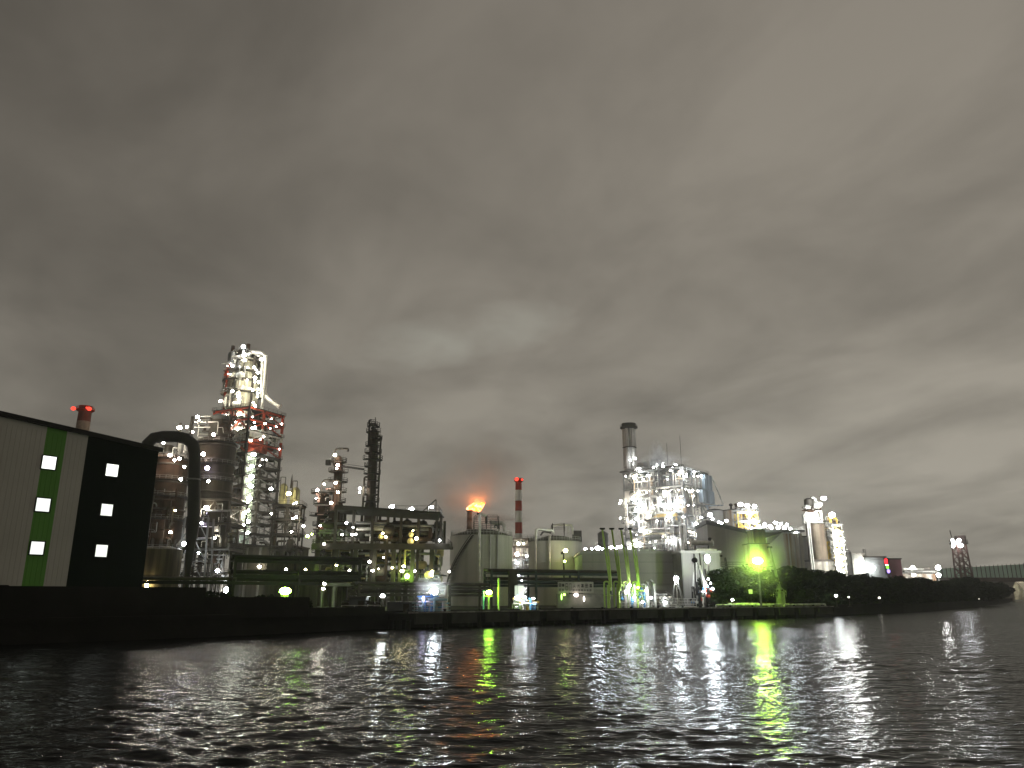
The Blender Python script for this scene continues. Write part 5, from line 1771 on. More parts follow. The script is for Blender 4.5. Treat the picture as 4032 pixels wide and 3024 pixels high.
# blue grey sheeted bay on the right face
t.box('sheet_wall', (SX + 0.6, 16, zs[4] + 1), (SX + 3.2, SY + 0.6, zs[5] - 1), BLUEG, label='blue grey sheeted bay')
t.box('sheet_wall', (SX + 0.6, 21, zs[5] - 0.6), (SX + 2.4, SY + 0.6, zs[6] - 1.5), BLUEG, label='blue grey sheeted bay')
t.beam('raking_strut', (SX + 2, SY + 0.5, zs[6] - 1), (SX + 6.2, SY + 4.6, zs[4] + 1.2), 0.6, PALE)
t.beam('raking_strut', (SX + 0.6, SY - 3, zs[6] - 1.2), (SX + 3.0, SY + 1, zs[5] - 5), 0.5, PALE)
t.beam('raking_strut', (SX + 1.0, 25, zs[4]), (SX + 1.2, SY + 1, zs[2]), 0.8, BLUEG)
t.beam('raking_strut', (SX + 1.0, 23, zs[4] - 0.3), (SX + 6.0, SY + 4.6, zs[4] + 0.6), 0.6, BLUEG)
t.box('stair_tower', (SX + 0.7, SY - 7, 3), (SX + 3.4, SY - 1, zs[2] - 1), BLUEG)
# steam drum under the top floor
mb = MB()
mb.rings([[(19 + q_ * 11, 1.6 + 2.4 * f_ * math.cos(2 * math.pi * a_i / 20), zs[5] - 5 + 2.4 * f_ * math.sin(2 * math.pi * a_i / 20)) for a_i in range(20)] for q_, f_ in ((0, 0.3), (0.05, 0.8), (0.12, 1), (0.88, 1), (0.95, 0.8), (1, 0.3))])
t.add('steam_drum', mb, PALE, smooth=True)
# big bent downcomers
for (x, w_, z_, r_) in ((15, 3.4, zs[5] - 6, 0.75), (17.4, 4.6, zs[5] - 5, 0.7), (21, 5, zs[4] - 2, 0.6), (9.5, 3, zs[4] - 3, 0.6), (26.5, 4, zs[3] - 1, 0.7), (33, 2.6, zs[1] - 1, 0.9), (35.5, 2.4, zs[1] + 6, 0.8), (30.0, 4, zs[5] - 2, 0.6)):
    x *= 0.92
    t.tube('downcomer', [(x, -0.9, z_ - 11), (x, -0.9, z_), (x + w_, -0.9, z_), (x + w_, -0.9, z_ - 9)], r_, SILVER, n=12, bend=2.6)
YLW = mat('ochre_duct', (0.55, 0.38, 0.12), 0.5)
for (z_, x0_, x1_, m) in ((zs[2] + 6.5, 19, 31, YLW), (zs[2] + 5.6, 18, 31, YLW), (zs[2] + 4.4, 12, 24, BROWN), (zs[1] + 4.4, 12, 27, SILVER), (zs[1] + 2.2, 12, 27, mat('cream_duct', (0.62, 0.55, 0.40), 0.5)), (zs[0] + 3.4, 5, 24, PALE), (zs[3] - 1.8, 8, 32, GREY), (zs[1] + 0.8, 5, 30, GREY)):
    t.tube('header_duct', [(x0_, -0.9, z_), (x1_, -0.9, z_), (x1_, -0.9, z_ - 2.4)], 0.62, m, n=10, bend=1.2)
FM = [SILVER, PALE, WHITEP, GREY, SILVER, WHITEP, PALE, mat('tan_lagging', (0.5, 0.38, 0.26), 0.6)]
clutter(t, 1, SX - 0.5, -1.4, 3.5, 3, zs[-1] - 1.5, 235, 101, FM, 0.14, 0.42)
R = random.Random(55)
# same on the right face: pipes parallel to y
for k in range(95):
    y_, z_ = R.uniform(0.5, SY - 1), R.uniform(4, zs[-1] - 3)
    x_ = SX + R.uniform(-3, 1.0)
    r_ = R.uniform(0.14, 0.4)
    m = R.choice(FM)
    if k % 2:
        h_ = R.uniform(3, 14)
        t.tube('riser', [(x_, y_, z_), (x_, y_, min(zs[-1] - 1, z_ + h_)), (x_, min(SY, y_ + R.uniform(1, 4)), min(zs[-1] - 1, z_ + h_))], r_, m)
    else:
        l_ = R.uniform(2, 12)
        t.tube('riser', [(x_, y_, z_), (x_, min(SY, y_ + l_), z_), (x_, min(SY, y_ + l_), z_ - 2)], r_, m)
# roof kit
zr = zs[-1]
t.box('roof_house', (4.5, 8, zr + 0.1), (12, 15, zr + 6.5), CASE)
t.box('louvre_house', (12.8, 8.5, zr + 0.1), (16.5, 13, zr + 7.4), STEEL)
for k in range(6):
    t.box('louvre', (12.6, 8.3, zr + 1 + k), (16.7, 8.48, zr + 1.4 + k), GREY)
t.frame([0.0, 10], [3, 12], [zr + 2.6], zr, cw=0.4, bw=0.3, cm=GREY, bm=GREY, dm=CLAD)
t.box('parapet_beam', (-1.5, -1.6, zr + 0.12), (SX + 1.2, -1.1, zr + 0.9), STEEL)
for k, x_ in enumerate((24, 32)):
    t.cyl('lightning_rod', x_, 6, zr, zr + 15 + 3 * k, 0.1, STEEL, n=6)
for (x_, y_, h_) in ((18, 5, 4.2), (28, 6, 3.6), (20.5, 7, 5.0)):
    t.cyl('silencer', x_, y_, zr, zr + h_, 0.7, PALE, n=12)
BL = [(430, 500, 11), (385, 545, 20), (400, 530, 9), (490, 530, 12), (455, 565, 9), (745, 500, 15), (780, 540, 12), (725, 520, 8), (845, 505, 13), (900, 535, 13), (415, 670, 15), (378, 715, 12), (430, 745, 14), (620, 655, 16), (578, 738, 15), (465, 770, 10), (822, 652, 9), (725, 730, 20), (620, 765, 9), (490, 848, 14), (650, 845, 20), (405, 862, 13), (898, 853, 12), (865, 910, 17), (440, 955, 13), (465, 957, 12), (685, 1035, 20), (410, 1058, 13), (370, 1055, 10), (345, 1085, 11), (400, 865, 9), (527, 778, 8), (395, 795, 8), (430, 800, 8), (605, 1000, 6), (560, 880, 6), (690, 770, 8), (840, 690, 8), (760, 850, 6), (870, 990, 8), (800, 760, 7), (640, 560, 6), (540, 1090, 6)]
for k, (zx, zy, rp) in enumerate(BL):
    px_, py_ = 2300 + zx * 0.5124, 1600 + zy * 0.5124
    if px_ < 2692:
        p = t.plane(px_, py_, 1, -2.2)
    else:
        p = t.plane(px_, py_, 0, SX + 2.2)
    D = 415
    t.lamp(p, rp * 0.5124 * MPP(D) * 0.86, (LBH, LBW, LBH)[k % 3], sq=(1.05, 1.05, 0.75), post=1.2)
R = random.Random(314)
for k in range(64):
    lvl = R.randrange(1, len(zs))
    if k % 3:
        p = (R.uniform(0.5, SX - 0.5), R.uniform(-1.6, 4.0), zs[lvl] - R.uniform(1.2, 3.2))
    else:
        p = (SX + R.uniform(-2.5, 1.5), R.uniform(1, SY - 10), zs[lvl] - R.uniform(1.2, 3.2))
    t.lamp(p, R.uniform(0.28, 0.5), LWP, post=0.9)
for (x_, y_) in ((17, 3.0), (22, 4.5), (30, 4), (5, 5), (8, 2.5), (26, 7)):  # roof lamps added to light the steam above
    t.lamp((x_, y_, zr + 1.8), 0.8, LBH, post=1.7)
# escape stairs on the left edge
for k in range(1, 6):
    t.box('side_landing', (-3.6, 2, zs[k] - 9), (-1.0, 9, zs[k] - 8.8), STEEL)
    t.railing(-3.6, 2, -1, 9, zs[k] - 8.8, STEEL)
    t.beam('stair_flight', (-2.4, 2.4, zs[k] - 8.8), (-2.4, 8.6, zs[k] - 3.6), 0.9, STEEL, h=0.3)
for (px_, py_) in ((2446, 1972), (2441, 1981), (2443, 2040)):
    t.lamp(t.at(px_, py_, 420), 0.55, LW)

# ---- four-flue stack behind it
D = 440.0
c = Pt(2489, 2000, D)
t = Thing('four_flue_stack', 'pale chimney bundle of ribbed flues with dark collar above the boiler house', 'chimney', (c.x, D, GZ))
zt = Zp(1672, D) - GZ
rf = 1.75
for (x, y) in ((-2.1, 1.2), (2.1, 1.2), (-1.0, -1.1), (1.2, -0.9)):
    t.lathe('flue', x, y, [(rf, 0), (rf, zt)], mat('flue_paint', (0.62, 0.60, 0.55), 0.6, 0, 0.15, 0.15, streak=0.5, streak_col=(0.14, 0.13, 0.12)), n=22)
t.lathe('collar', 0, 0.2, [(3.6, zt - 2.6), (5.1, zt - 2.1), (5.1, zt - 1.5), (4.0, zt - 1.4), (4.2, zt + 0.5), (3.6, zt + 0.5)], STEEL, n=24)
t.ring_railing(0, 0.2, 5.0, zt - 1.5, STEEL, n=20)
for z_ in (zt * 0.72, zt * 0.86):
    t.lathe('stiffener_ring', 0, 0.2, [(3.9, z_), (4.1, z_ + 0.1), (4.1, z_ + 0.4), (3.9, z_ + 0.5)], STEEL, n=24)

for (x, z_) in ((-1, 77), (2, 78)):  # lamps added in front of the flues to brighten the stack
    t.lamp((x, -6.5, z_), 0.6, LBH, post=1.2)

# ---- horizontal silver drum in front of boiler house, on a stand
D = 300.0
a, b_ = Pt(2731, 2138, D), Pt(2806, 2138, D)
t = Thing('horizontal_drum', 'fat horizontal silver duct sticking out above the annex roof', 'duct', (a.x, D, GZ))
zc_ = a.z - GZ
L = b_.x - a.x
mb = MB()
mb.rings([[(q_, 1.05 * f_ * math.cos(2 * math.pi * a_i / 18), zc_ + 1.05 * f_ * math.sin(2 * math.pi * a_i / 18)) for a_i in range(18)] for q_, f_ in ((-1, 0.9), (L * 0.9, 0.9), (L * 0.9, 1.2), (L, 1.2), (L + 0.3, 0.6))])
t.add('duct', mb, SILVER, smooth=True)
t.cyl('end_nozzle', L - 1.0, 0, zc_ + 0.8, zc_ + 2.0, 0.7, STEEL, n=14)
t.cyl('stand_leg', 0.6, 0.3, 0, zc_ - 0.8, 0.3, GREY, n=8)
t.cyl('stand_leg', L - 1.6, 0.3, 0, zc_ - 0.8, 0.3, GREY, n=8)

# left low chimneys behind the loading arms (dim)
c = Pt(2377, 2200, 380)
t = Thing('dim_silo', 'dim round-topped silo seen behind the tops of the green loading arms', 'silo', (c.x, 380, GZ))
zt = Zp(2090, 380) - GZ
t.lathe('shell', 0, 0, [(2.6, 0), (2.6, zt - 2.2), (2.2, zt - 1.0), (1.4, zt - 0.3), (0.2, zt)], GREY, n=20)
t.ring_railing(0, 0, 2.6, zt - 2.2, STEEL, n=12)

# ================================================================== RIGHT: cement / bulk works
# big grey gable block
D = 330.0
a = Pt(2783, 2052, D)
t = Thing('grey_bulk_store', 'large plain grey store, roof edge sloping down rightwards, beside the boiler house', 'building', (a.x, D, GZ), math.radians(-3))
b0, b1 = t.plane(2783, 2052, 1, 0), t.plane(2948, 2092, 1, 0)
mb = MB()
mb.hexa([(b0.x, 0, 0), (b1.x, 0, 0), (b1.x, 26, 0), (b0.x, 26, 0), (b0.x, 0, b0.z - 1.2), (b1.x, 0, b1.z - 1.2), (b1.x, 26, b1.z - 1.2), (b0.x, 26, b0.z - 1.2)])
t.add('wall', mb, CLAD)
mb = MB()
mb.hexa([(b0.x - 0.6, -0.8, b0.z - 1.2), (b1.x + 0.3, -0.8, b1.z - 1.2), (b1.x + 0.3, 26.5, b1.z - 1.2), (b0.x - 0.6, 26.5, b0.z - 1.2), (b0.x - 0.6, -0.8, b0.z + 0.4), (b1.x + 0.3, -0.8, b1.z + 0.4), (b1.x + 0.3, 26.5, b1.z + 0.4), (b0.x - 0.6, 26.5, b0.z + 0.4)])
t.add('roof', mb, mat('roof_edge_grey', (0.16, 0.17, 0.17), 0.6))
for (px_, py_, r_) in ((2796, 2027, 12), (2806, 2044, 7), (2831, 2057, 10), (2861, 2051, 9), (2842, 2060, 6)):
    t.lamp(t.at(px_, py_, D + 4), r_ * MPP(D) * 0.9, LWC, post=2.5)
# small outbuilding in front
t, L, h = pboxthing('railed_outbuilding', 'small grey building with a railing on its roof beside the annex lamp post', 'building', 2778, 2838, 2185, 250, 12, CLAD)
t.railing(0.2, 0.2, L - 0.2, 10, h, GREY, h=1.6, w=0.14)
t.box('pipe_bridge', (L, 1, h * 0.55), (L + 3.0, 2, h * 0.62), GREY)
c = Pt(2890, 2345, 270)
t = Thing('gantry_fin', 'dark triangular fin and railing poking above the trees in front of the grey store', 'structure frame', (c.x - 2, 270, GZ))
mb = MB()
zt = Zp(2195, 270) - GZ
z0_ = Zp(2222, 270) - GZ
mb.hexa([(0, 0, 0), (2.6, 0, 0), (2.6, 1.5, 0), (0, 1.5, 0), (0, 0, zt), (0.2, 0, zt), (0.2, 1.5, zt), (0, 1.5, zt)])
t.add('fin', mb, STEEL)
t.railing(-9, 0, 16, 4, z0_ - 0.6, GREY, h=1.4, w=0.14)
t.box('walkway', (-9.2, -0.2, z0_ - 0.9), (16.2, 4.2, z0_ - 0.6), GREY)
for k in range(4):
    t.cyl('stand_leg', -8 + 7.6 * k, 2, 0, z0_ - 0.9, 0.2, GREY, n=8)
# two round tanks behind (rusty)
D = 370.0
for (pl, pr_, yt, lab, m) in ((2845, 2945, 2013, 'wide rust-streaked tank behind the grey store, topped with small vents', RUSTPALE), (2783, 2845, 2012, 'pale round tank directly right of the boiler house, behind the grey store', mat('pale_tank', (0.44, 0.42, 0.39), 0.6, 0, 0.1, 0.2))):
    c = Pt((pl + pr_) / 2, yt, D + 8)
    t = Thing('rusty_tank', lab, 'tank', (c.x, D + 8, GZ))
    r = (pr_ - pl) / 2 * MPP(D + 8, yt)
    zt = Zp(yt, D + 8) - GZ
    t.lathe('shell', 0, 0, [(r, 0), (r, zt)], m, n=36)
    t.lathe('roof', 0, 0, [(r * 1.02, zt), (r * 1.02, zt + 0.4), (0.3, zt + 1.2)], STEEL, n=36)
    t.lathe('course_ring', 0, 0, [(r + 0.003, zt * 0.8), (r + 0.1, zt * 0.8), (r + 0.1, zt * 0.8 + 0.25), (r + 0.003, zt * 0.8 + 0.25)], STEEL, n=36)
    if pl == 2845:
        for k in range(3):
            t.lathe('vent', -2.5 + 2.3 * k, -2, [(0.5, zt), (0.5, zt + 2.2), (0.9, zt + 2.4), (0.9, zt + 3.2), (0.2, zt + 3.6)], BROWN, n=12)
# lamp gantry on top of it
D = 352.0
a = Pt(2905, 2030, D)
t = Thing('lamp_gantry', 'yellowish steel gantry carrying three bright floodlights behind the grey store', 'gantry', (a.x, D, GZ))
Wg = (2990 - 2905) * MPP(D)
hz = [Zp(p, D) - GZ for p in (2090, 2050, 2015)]
t.frame([0, Wg / 2, Wg * 0.9], [0, 5], hz, 0, cw=0.5, bw=0.4, cm=YELLOWP, bm=PALE, dm=GREY, braces=[('f', 1, 2, 'V'), ('f', 0, 1, 'X')], rail='pale')
clutter(t, 0.4, Wg * 0.9, 0, 4, hz[0] - 10, hz[-1] + 1, 26, 111, [PALE, YELLOWP, WHITEP, BROWN], 0.14, 0.36)
for (px_, py_, r_) in ((2915, 1987, 12), (2942, 1990, 12), (2971, 1994, 13), (2951, 2019, 12), (2957, 2054, 12), (2969, 2058, 9), (2962, 2080, 8)):
    t.lamp(t.at(px_, py_, D - 2), r_ * MPP(D) * 0.75, (LBH if py_ < 2000 else LSI), sq=(1.15, 1, 0.85), post=2.2)
# rust block in front with hopper
D = 310.0
a = Pt(2966, 2110, D)
t = Thing('rust_hopper_bin', 'square rust-streaked bin with pale lower half, right behind the strong green lamp', 'bin', (a.x, D, GZ))
L = t.plane(3012, 2086, 1, 0).x
zt, zm_ = Zp(2086, D) - GZ, Zp(2138, D) - GZ
t.box('bin_wall', (0, 0, zm_), (L, 8, zt), mat('rust_bin', (0.16, 0.11, 0.075), 0.8, 0, 0.3, 0.2, streak=0.7))
t.box('lower_wall', (-1.6, 0.6, 0), (L + 1.2, 9, zm_ - 0.4), RUSTPALE)
t.box('ledge', (-2.0, 0.2, zm_ - 0.4), (L + 1.6, 9.4, zm_ - 0.004), STEEL)
t.box('cap', (-0.3, -0.3, zt), (L + 0.3, 8.3, zt + 0.5), PALE)
# white wedge roofs
for (pa_, pb_, pc_, pd_, D, lab) in (((2948, 2120), (2948, 2140), (2972, 2138), (2950, 2116), 318, ''),):
    pass
# inclined conveyor gallery
D = 345.0
a, b_ = Pt(3020, 2150, D), Pt(3118, 2088, D)
t = Thing('pale_bulk_store', 'pale store with slanted left side and rust-streaked front, below the row of white lamps', 'building', (Pt(3022, 2150, D).x, D, GZ), math.radians(-4))
q0, q1, q2 = t.plane(3022, 2150, 1, 0), t.plane(3080, 2096, 1, 0), t.plane(3150, 2092, 1, 0)
mb = MB()
b0 = len(mb.v)
prof = [(q0.x, 0), (q2.x, 0), (q2.x, q2.z), (q1.x, q1.z), (q0.x, q0.z)]
mb.v += [(x, 0, z) for x, z in prof] + [(x, 22, z) for x, z in prof]
mb.f += [(0, 1, 2, 3, 4), (9, 8, 7, 6, 5)] + [(i, i + 5, (i + 1) % 5 + 5, (i + 1) % 5) for i in range(5)]
t.add('wall', mb, mat('pale_store', (0.46, 0.46, 0.43), 0.6, 0, 0.08, 0.2))
t.box('rust_bay', (q1.x + 0.3, -0.6, 0), (q2.x + 0.5, -0.004, q2.z - 1), RUSTPALE)
for k in range(1, 4):
    t.box('bay_pier', (q1.x + k * (q2.x - q1.x) / 3.4 - 0.3, -0.95, 0), (q1.x + k * (q2.x - q1.x) / 3.4 + 0.3, -0.61, q2.z - 1), CLAD)
t.box('roof_deck', (q0.x - 4, -1.6, q1.z + 0.1), (q2.x + 1.6, 20, q1.z + 0.9), GREY)
t.railing(q0.x - 3.6, -1.4, q2.x + 1.4, 18, q1.z + 0.9, WHITEP, h=1.4, w=0.16)
mb = MB()
mb.hexa([(q0.x - 4, -1, q1.z - 3.4), (q1.x - 0.6, -1, q1.z - 0.4), (q1.x - 0.6, 2, q1.z - 0.4), (q0.x - 4, 2, q1.z - 3.4), (q0.x - 4, -1, q1.z - 0.02), (q1.x - 0.6, -1, q1.z - 0.02), (q1.x - 0.6, 2, q1.z - 0.02), (q0.x - 4, 2, q1.z - 0.02)])
t.add('soffit_panel', mb, STEEL)
for (px_, py_, r_) in ((2988, 2076, 12), (3012, 2067, 11), (3034, 2073, 10), (3054, 2059, 12), (3075, 2063, 12), (3098, 2067, 11), (3064, 2077, 9), (3088, 2078, 10), (3112, 2082, 12), (3038, 2080, 7), (3135, 2094, 5)):
    t.lamp(t.at(px_, py_, D - 1.5), r_ * MPP(D) * 0.72, LBH, sq=(1.0, 1, 0.95), post=2.2)
# wide wall to its right, low dim
t, L, h = pboxthing('dim_grey_wall', 'dim grey building filling the gap between the pale store and the rusty silo', 'building', 3140, 3200, 2110, 400, 18, CLAD)

# ---- silo tower
D = 385.0
c = Pt(3209, 2062, D + 6)
t = Thing('rusty_silo_tower', 'tall dark rust-streaked silo with lit head frame, rightmost tall structure of the works', 'silo', (c.x, D + 6, GZ))
zt, zb_ = Zp(2062, D) - GZ, Zp(2202, D) - GZ
r = 36 * MPP(D + 6, 2100)
t.lathe('shell', 0, 0, [(r, zb_), (r, zt)], RUSTSILO, n=36)
t.lathe('roof', 0, 0, [(r * 1.05, zt), (r * 1.05, zt + 0.5), (0.3, zt + 1.2)], STEEL, n=36)
t.box('support_wall', (-r - 0.6, -r * 0.9, 0), (r + 2.2, r, zb_ - 1.0), mat('silo_base', (0.30, 0.28, 0.24), 0.8, 0, 0.4, 0.3, streak=0.8))
t.box('support_beam', (-r - 1.0, -r * 0.95, zb_ - 1.0), (r + 2.6, r + 0.4, zb_ - 0.004), STEEL)
# head frame (two portal boxes) and cyclone
for (pa_, pb_, y0_, y1_) in ((3187, 3222, 2018, 2062), (3226, 3246, 2014, 2062)):
    x0_, x1_ = t.at(pa_, 2050, D).x, t.at(pb_, 2050, D).x
    za_, zb2 = Zp(y1_, D) - GZ, Zp(y0_, D) - GZ
    for x_ in (x0_, x1_):
        t.box('head_post', (x_ - 0.4, -r * 0.7, za_ + 0.5), (x_ + 0.4, -r * 0.7 + 0.7, zb2), WHITEP)
    t.box('head_beam', (x0_ - 0.4, -r * 0.7 - 0.05, zb2), (x1_ + 0.4, -r * 0.7 + 0.8, zb2 + 0.7), WHITEP)
    t.box('head_beam', (x0_ + 0.4, -r * 0.7 - 0.05, za_ + 0.6), (x1_ - 0.4, -r * 0.7 + 0.6, za_ + 1.2), WHITEP)
    t.box('head_panel', (x0_ - 0.4, 0.5, za_ + 0.5), (x1_ + 0.4, 2.5, zb2), PALE)
x_ = t.at(3205, 2000, D).x
t.lathe('cyclone', x_, 0, [(0.9, Zp(2016, D) - GZ), (2.3, Zp(1998, D) - GZ), (2.3, Zp(1962, D) - GZ), (1.2, Zp(1956, D) - GZ)], STEEL, n=18)
t.tube('cyclone_duct', [(x_ + 1, -0.5, Zp(1975, D) - GZ), (x_ + 1, -0.5, Zp(1953, D) - GZ), (x_ + 3.2, -0.5, Zp(1956, D) - GZ), (x_ + 4.0, -0.5, Zp(2012, D) - GZ)], 0.6, PALE, bend=1.2, n=10)
clutter(t, x_ - 4.5, x_ + 4.5, -3.2, -1.5, Zp(2016, D) - GZ, Zp(1985, D) - GZ, 18, 121, [STEEL, PALE, BROWN], 0.14, 0.34)
x2_ = t.at(3240, 2000, D).x
t.lathe('filter_pot', x2_, -1, [(0.5, Zp(2014, D) - GZ), (0.9, Zp(1995, D) - GZ), (2.0, Zp(1984, D) - GZ), (2.0, Zp(1976, D) - GZ), (0.4, Zp(1972, D) - GZ)], WHITEP, n=16)
for px_ in (3166, 3174):
    x_ = t.at(px_ + 18, 2070, D).x
    t.tube('down_duct', [(x_ + 2, -r, zt + 1.5), (x_, -r, zt + 1.5), (x_, -r, zb_ - 6)], 0.42, PALE, bend=1.0)
for (px_, py_, r_, m) in ((3243, 1962, 15, LWB), (3206, 2031, 14, LSI), (3276, 2028, 14, LSI), (3224, 2040, 5, LWC)):
    t.lamp(t.at(px_, py_, D - 3), r_ * MPP(D) * 0.9, m, sq=(1.2, 1, 0.85), post=2)
# second silo and stair tower on its right
c = Pt(3264, 2100, D + 8)
t = Thing('pale_silo', 'pale narrow silo with yellow stair, right beside the tall rusty silo', 'silo', (c.x, D + 10, GZ))
zt = Zp(2068, D) - GZ
t.lathe('shell', 0, 0, [(2.9, 0), (2.9, zt - 1), (2.2, zt)], RUSTPALE, n=24)
t.box('yellow_panel', (-3.4, -3.6, Zp(2200, D) - GZ), (-0.6, -3.1, Zp(2128, D) - GZ), YELLOWP)
t.railing(-2.5, -2.5, 3.2, 2.5, zt + 0.2, PALE, h=2.2, w=0.16)
clutter(t, -3, 4, -3.6, -3.0, zt - 6, zt + 5, 16, 131, [PALE, YELLOWP, BROWN], 0.14, 0.34)
a = Pt(3284, 2120, D - 2)
t = Thing('stair_tower', 'slim stair tower with a column of six white lamps, right of the rusty silo', 'stair tower', (a.x, D - 2, GZ))
lz = [Zp(p, D - 2) - GZ for p in (2250, 2222, 2197, 2171, 2146, 2117, 2094, 2066)]
wx = t.at(3318, 2120, D - 2).x
t.frame([0, wx], [0, 4.5], lz, 0, cw=0.5, bw=0.4, cm=PALE, bm=PALE, dm=PALE, braces=[('f', 0, k, '/\\'[k % 2]) for k in range(1, 8)], bracem=YELLOWP, brw=0.5, rail='pale')
t.box('back_panel', (0.3, 4.1, 1), (wx - 0.3, 4.3, lz[-1] - 1.5), WHITEP)
clutter(t, 0.2, wx, 0.4, 3.6, 2, lz[-1], 30, 132, [PALE, YELLOWP, BROWN, WHITEP], 0.14, 0.34, drums=False)
for (px_, py_, r_) in ((3299, 2095, 13), (3292, 2118, 13), (3319, 2129, 8), (3305, 2147, 13), (3298, 2171, 13), (3311, 2198, 13), (3305, 2223, 14), (3317, 2253, 11)):
    t.lamp(t.at(px_, py_, D - 4.5), r_ * MPP(D) * 0.78, LSI, sq=(1.25, 1, 0.75))
c = Pt(3336, 2200, D)
t = Thing('leaning_duct_tower', 'dim grey round tank right of the stair tower', 'tank', (c.x, D + 2, GZ))
zt = Zp(2165, D) - GZ
t.lathe('shell', 0, 0, [(3.0, 0), (2.9, zt - 1), (2.0, zt)], GREY, n=24)
t.box('top_box', (-1, -1, zt), (1, 1, zt + 1.4), PALE)

# ---- far buildings
t, L, h = pboxthing('white_block', 'small white block building with flared lit front, behind the tree belt', 'building', 3348, 3402, 2178, 430, 14, mat('white_wall', (0.6, 0.6, 0.54), 0.6), roofm=WHITEP)
t.box('chimney', (L + 0.4, 1, h - 4), (L + 1.6, 2.2, h + 2.2), PALE)
t.box('side_wing', (-5.5, 1, 0), (-0.01, 12, h * 0.8), GREY)
t, L, h = pboxthing('dark_block', 'dark block building with three lamps on its wall and a bright upright neon strip', 'building', 3400, 3486, 2190, 430, 20, mat('dark_wall', (0.12, 0.13, 0.13), 0.7, 0, 0.2, 0.1))
for (px_, py_) in ((3409, 2234), (3427, 2237), (3441, 2237)):
    t.lamp(t.at(px_, py_, 427.5), 1.0, LSI, sq=(0.9, 1, 1.3))
t.box('loading_canopy', (1, -2.6, h * 0.32), (L * 0.62, -0.01, h * 0.36), PALE)
D = 426.0
c = Pt(3493, 2230, D)
t = Thing('neon_sign', 'upright neon sign glowing red above green and violet on the dark block', 'sign', (c.x, D, GZ))
ztt = lambda p: Zp(p, D) - GZ
t.box('backing', (-1.2, 0.2, ztt(2262)), (1.4, 0.5, ztt(2196)), BLACK)
t.cyl('post', 0.1, 0.9, 0, ztt(2255), 0.2, STEEL, n=8)
for (y0_, y1_, m, xo) in ((2222, 2199, emis('neon_red', (1.0, 0.02, 0.03), 3.0), -0.3), (2227, 2223, emis('neon_white', (1, 0.9, 0.9), 3.0), -0.1), (2240, 2228, emis('neon_green', (0.25, 1.0, 0.05), 2.0), 0.1), (2257, 2241, emis('neon_violet', (0.42, 0.28, 1.0), 2.4), 0.4)):
    mb = MB()
    mb.lathe(xo, -0.1, [(0.3, ztt(y0_)), (0.8, ztt(y0_) + 0.6), (0.8, ztt(y1_) - 0.6), (0.3, ztt(y1_))], 10)
    t.add('neon_tube', mb, m)
t, L, h = pboxthing('red_washed_block', 'low block right of the neon sign whose wall is washed dim red', 'building', 3500, 3546, 2198, 432, 20, mat('red_glow_wall', (0.25, 0.10, 0.12), 0.7, 0, 0.2, 0.1))  # the neon's red glow is put into this wall's colour
# low canopy roofs with four lamps
D = 520.0
a = Pt(3556, 2250, D)
t = Thing('open_canopy', 'low open canopy shed with four white lamps behind the far tree belt', 'shed', (a.x, D, GZ))
X = lambda px: t.at(px, 2250, D).x
for (xa, xb, y_, m) in ((3556, 3640, 2243, PALE), (3615, 3672, 2240, STEEL), (3580, 3712, 2252, GREY)):
    z_ = Zp(y_, D) - GZ
    dd = {3556: 0, 3615: 3, 3580: 6}[xa]
    t.box('roof', (X(xa), dd, z_), (X(xb), dd + 2.6, z_ + 0.9), m)
for px_ in (3565, 3600, 3640, 3680, 3705):
    t.cyl('post', X(px_), 4, 0, Zp(2252, D) - GZ, 0.25, GREY, n=8)
t.box('wall', (X(3560), 9, 0), (X(3710), 10, Zp(2258, D) - GZ), RUSTPALE)
for (px_, py_, r_) in ((3594, 2235, 10), (3694, 2235, 11), (3598, 2264, 8), (3696, 2264, 10)):
    t.lamp(t.at(px_, py_, D - 1.5), r_ * MPP(D) * 0.8, LSI, sq=(1.05, 1, 1.05), post=1.5)

# ---- red lattice tower with lit panels
D = 600.0
c = Pt(3784, 2200, D)
t = Thing('lattice_tower', 'far dark red lattice tower carrying bright crossing lamps near its top', 'tower', (c.x, D, GZ))
zt = Zp(2122, D) - GZ
w0, w1 = 24 * MPP(D), 17 * MPP(D)
for (sx, sy) in ((-1, -1), (1, -1), (1, 1), (-1, 1)):
    t.beam('leg', (sx * w0, sy * w0, 0), (sx * w1, sy * w1, zt - 4), 0.9, mat('dull_red_paint', (0.10, 0.055, 0.045), 0.7))
N = 7
for k in range(N):
    z0_, z1_ = (zt - 4) * k / N, (zt - 4) * (k + 1) / N
    wa, wb = w0 + (w1 - w0) * k / N, w0 + (w1 - w0) * (k + 1) / N
    for sy in (-1, 1):
        t.beam('brace', (-wa, sy * wa, z0_), (wb, sy * wb, z1_), 0.5, MATS['dull_red_paint'])
        t.beam('brace', (wa, sy * wa, z0_), (-wb, sy * wb, z1_), 0.52, MATS['dull_red_paint'])
        t.beam('strut', (-wb, sy * wb, z1_), (wb, sy * wb, z1_), 0.45, MATS['dull_red_paint'])
    for sx in (-1, 1):
        t.beam('brace', (sx * wa, -wa, z0_), (sx * wb, wb, z1_), 0.5, MATS['dull_red_paint'])
t.box('head_platform', (-w1 - 1.6, -w1 - 1, zt - 4), (w1 + 1.6, w1 + 1, zt - 3), STEEL)
t.railing(-w1 - 1.4, -w1 - 0.8, w1 + 1.4, w1 + 0.8, zt - 3, STEEL, w=0.3, h=2)
t.box('equipment_house', (-w1 * 0.2, -w1, zt - 3), (w1 + 1, w1, zt + 2.4), mat('tower_house', (0.12, 0.09, 0.08), 0.7))
t.beam('aerial', (-w1 - 1.0, 0, zt - 3), (-w1 - 2.0, 0, zt + 6.5), 0.5, STEEL)
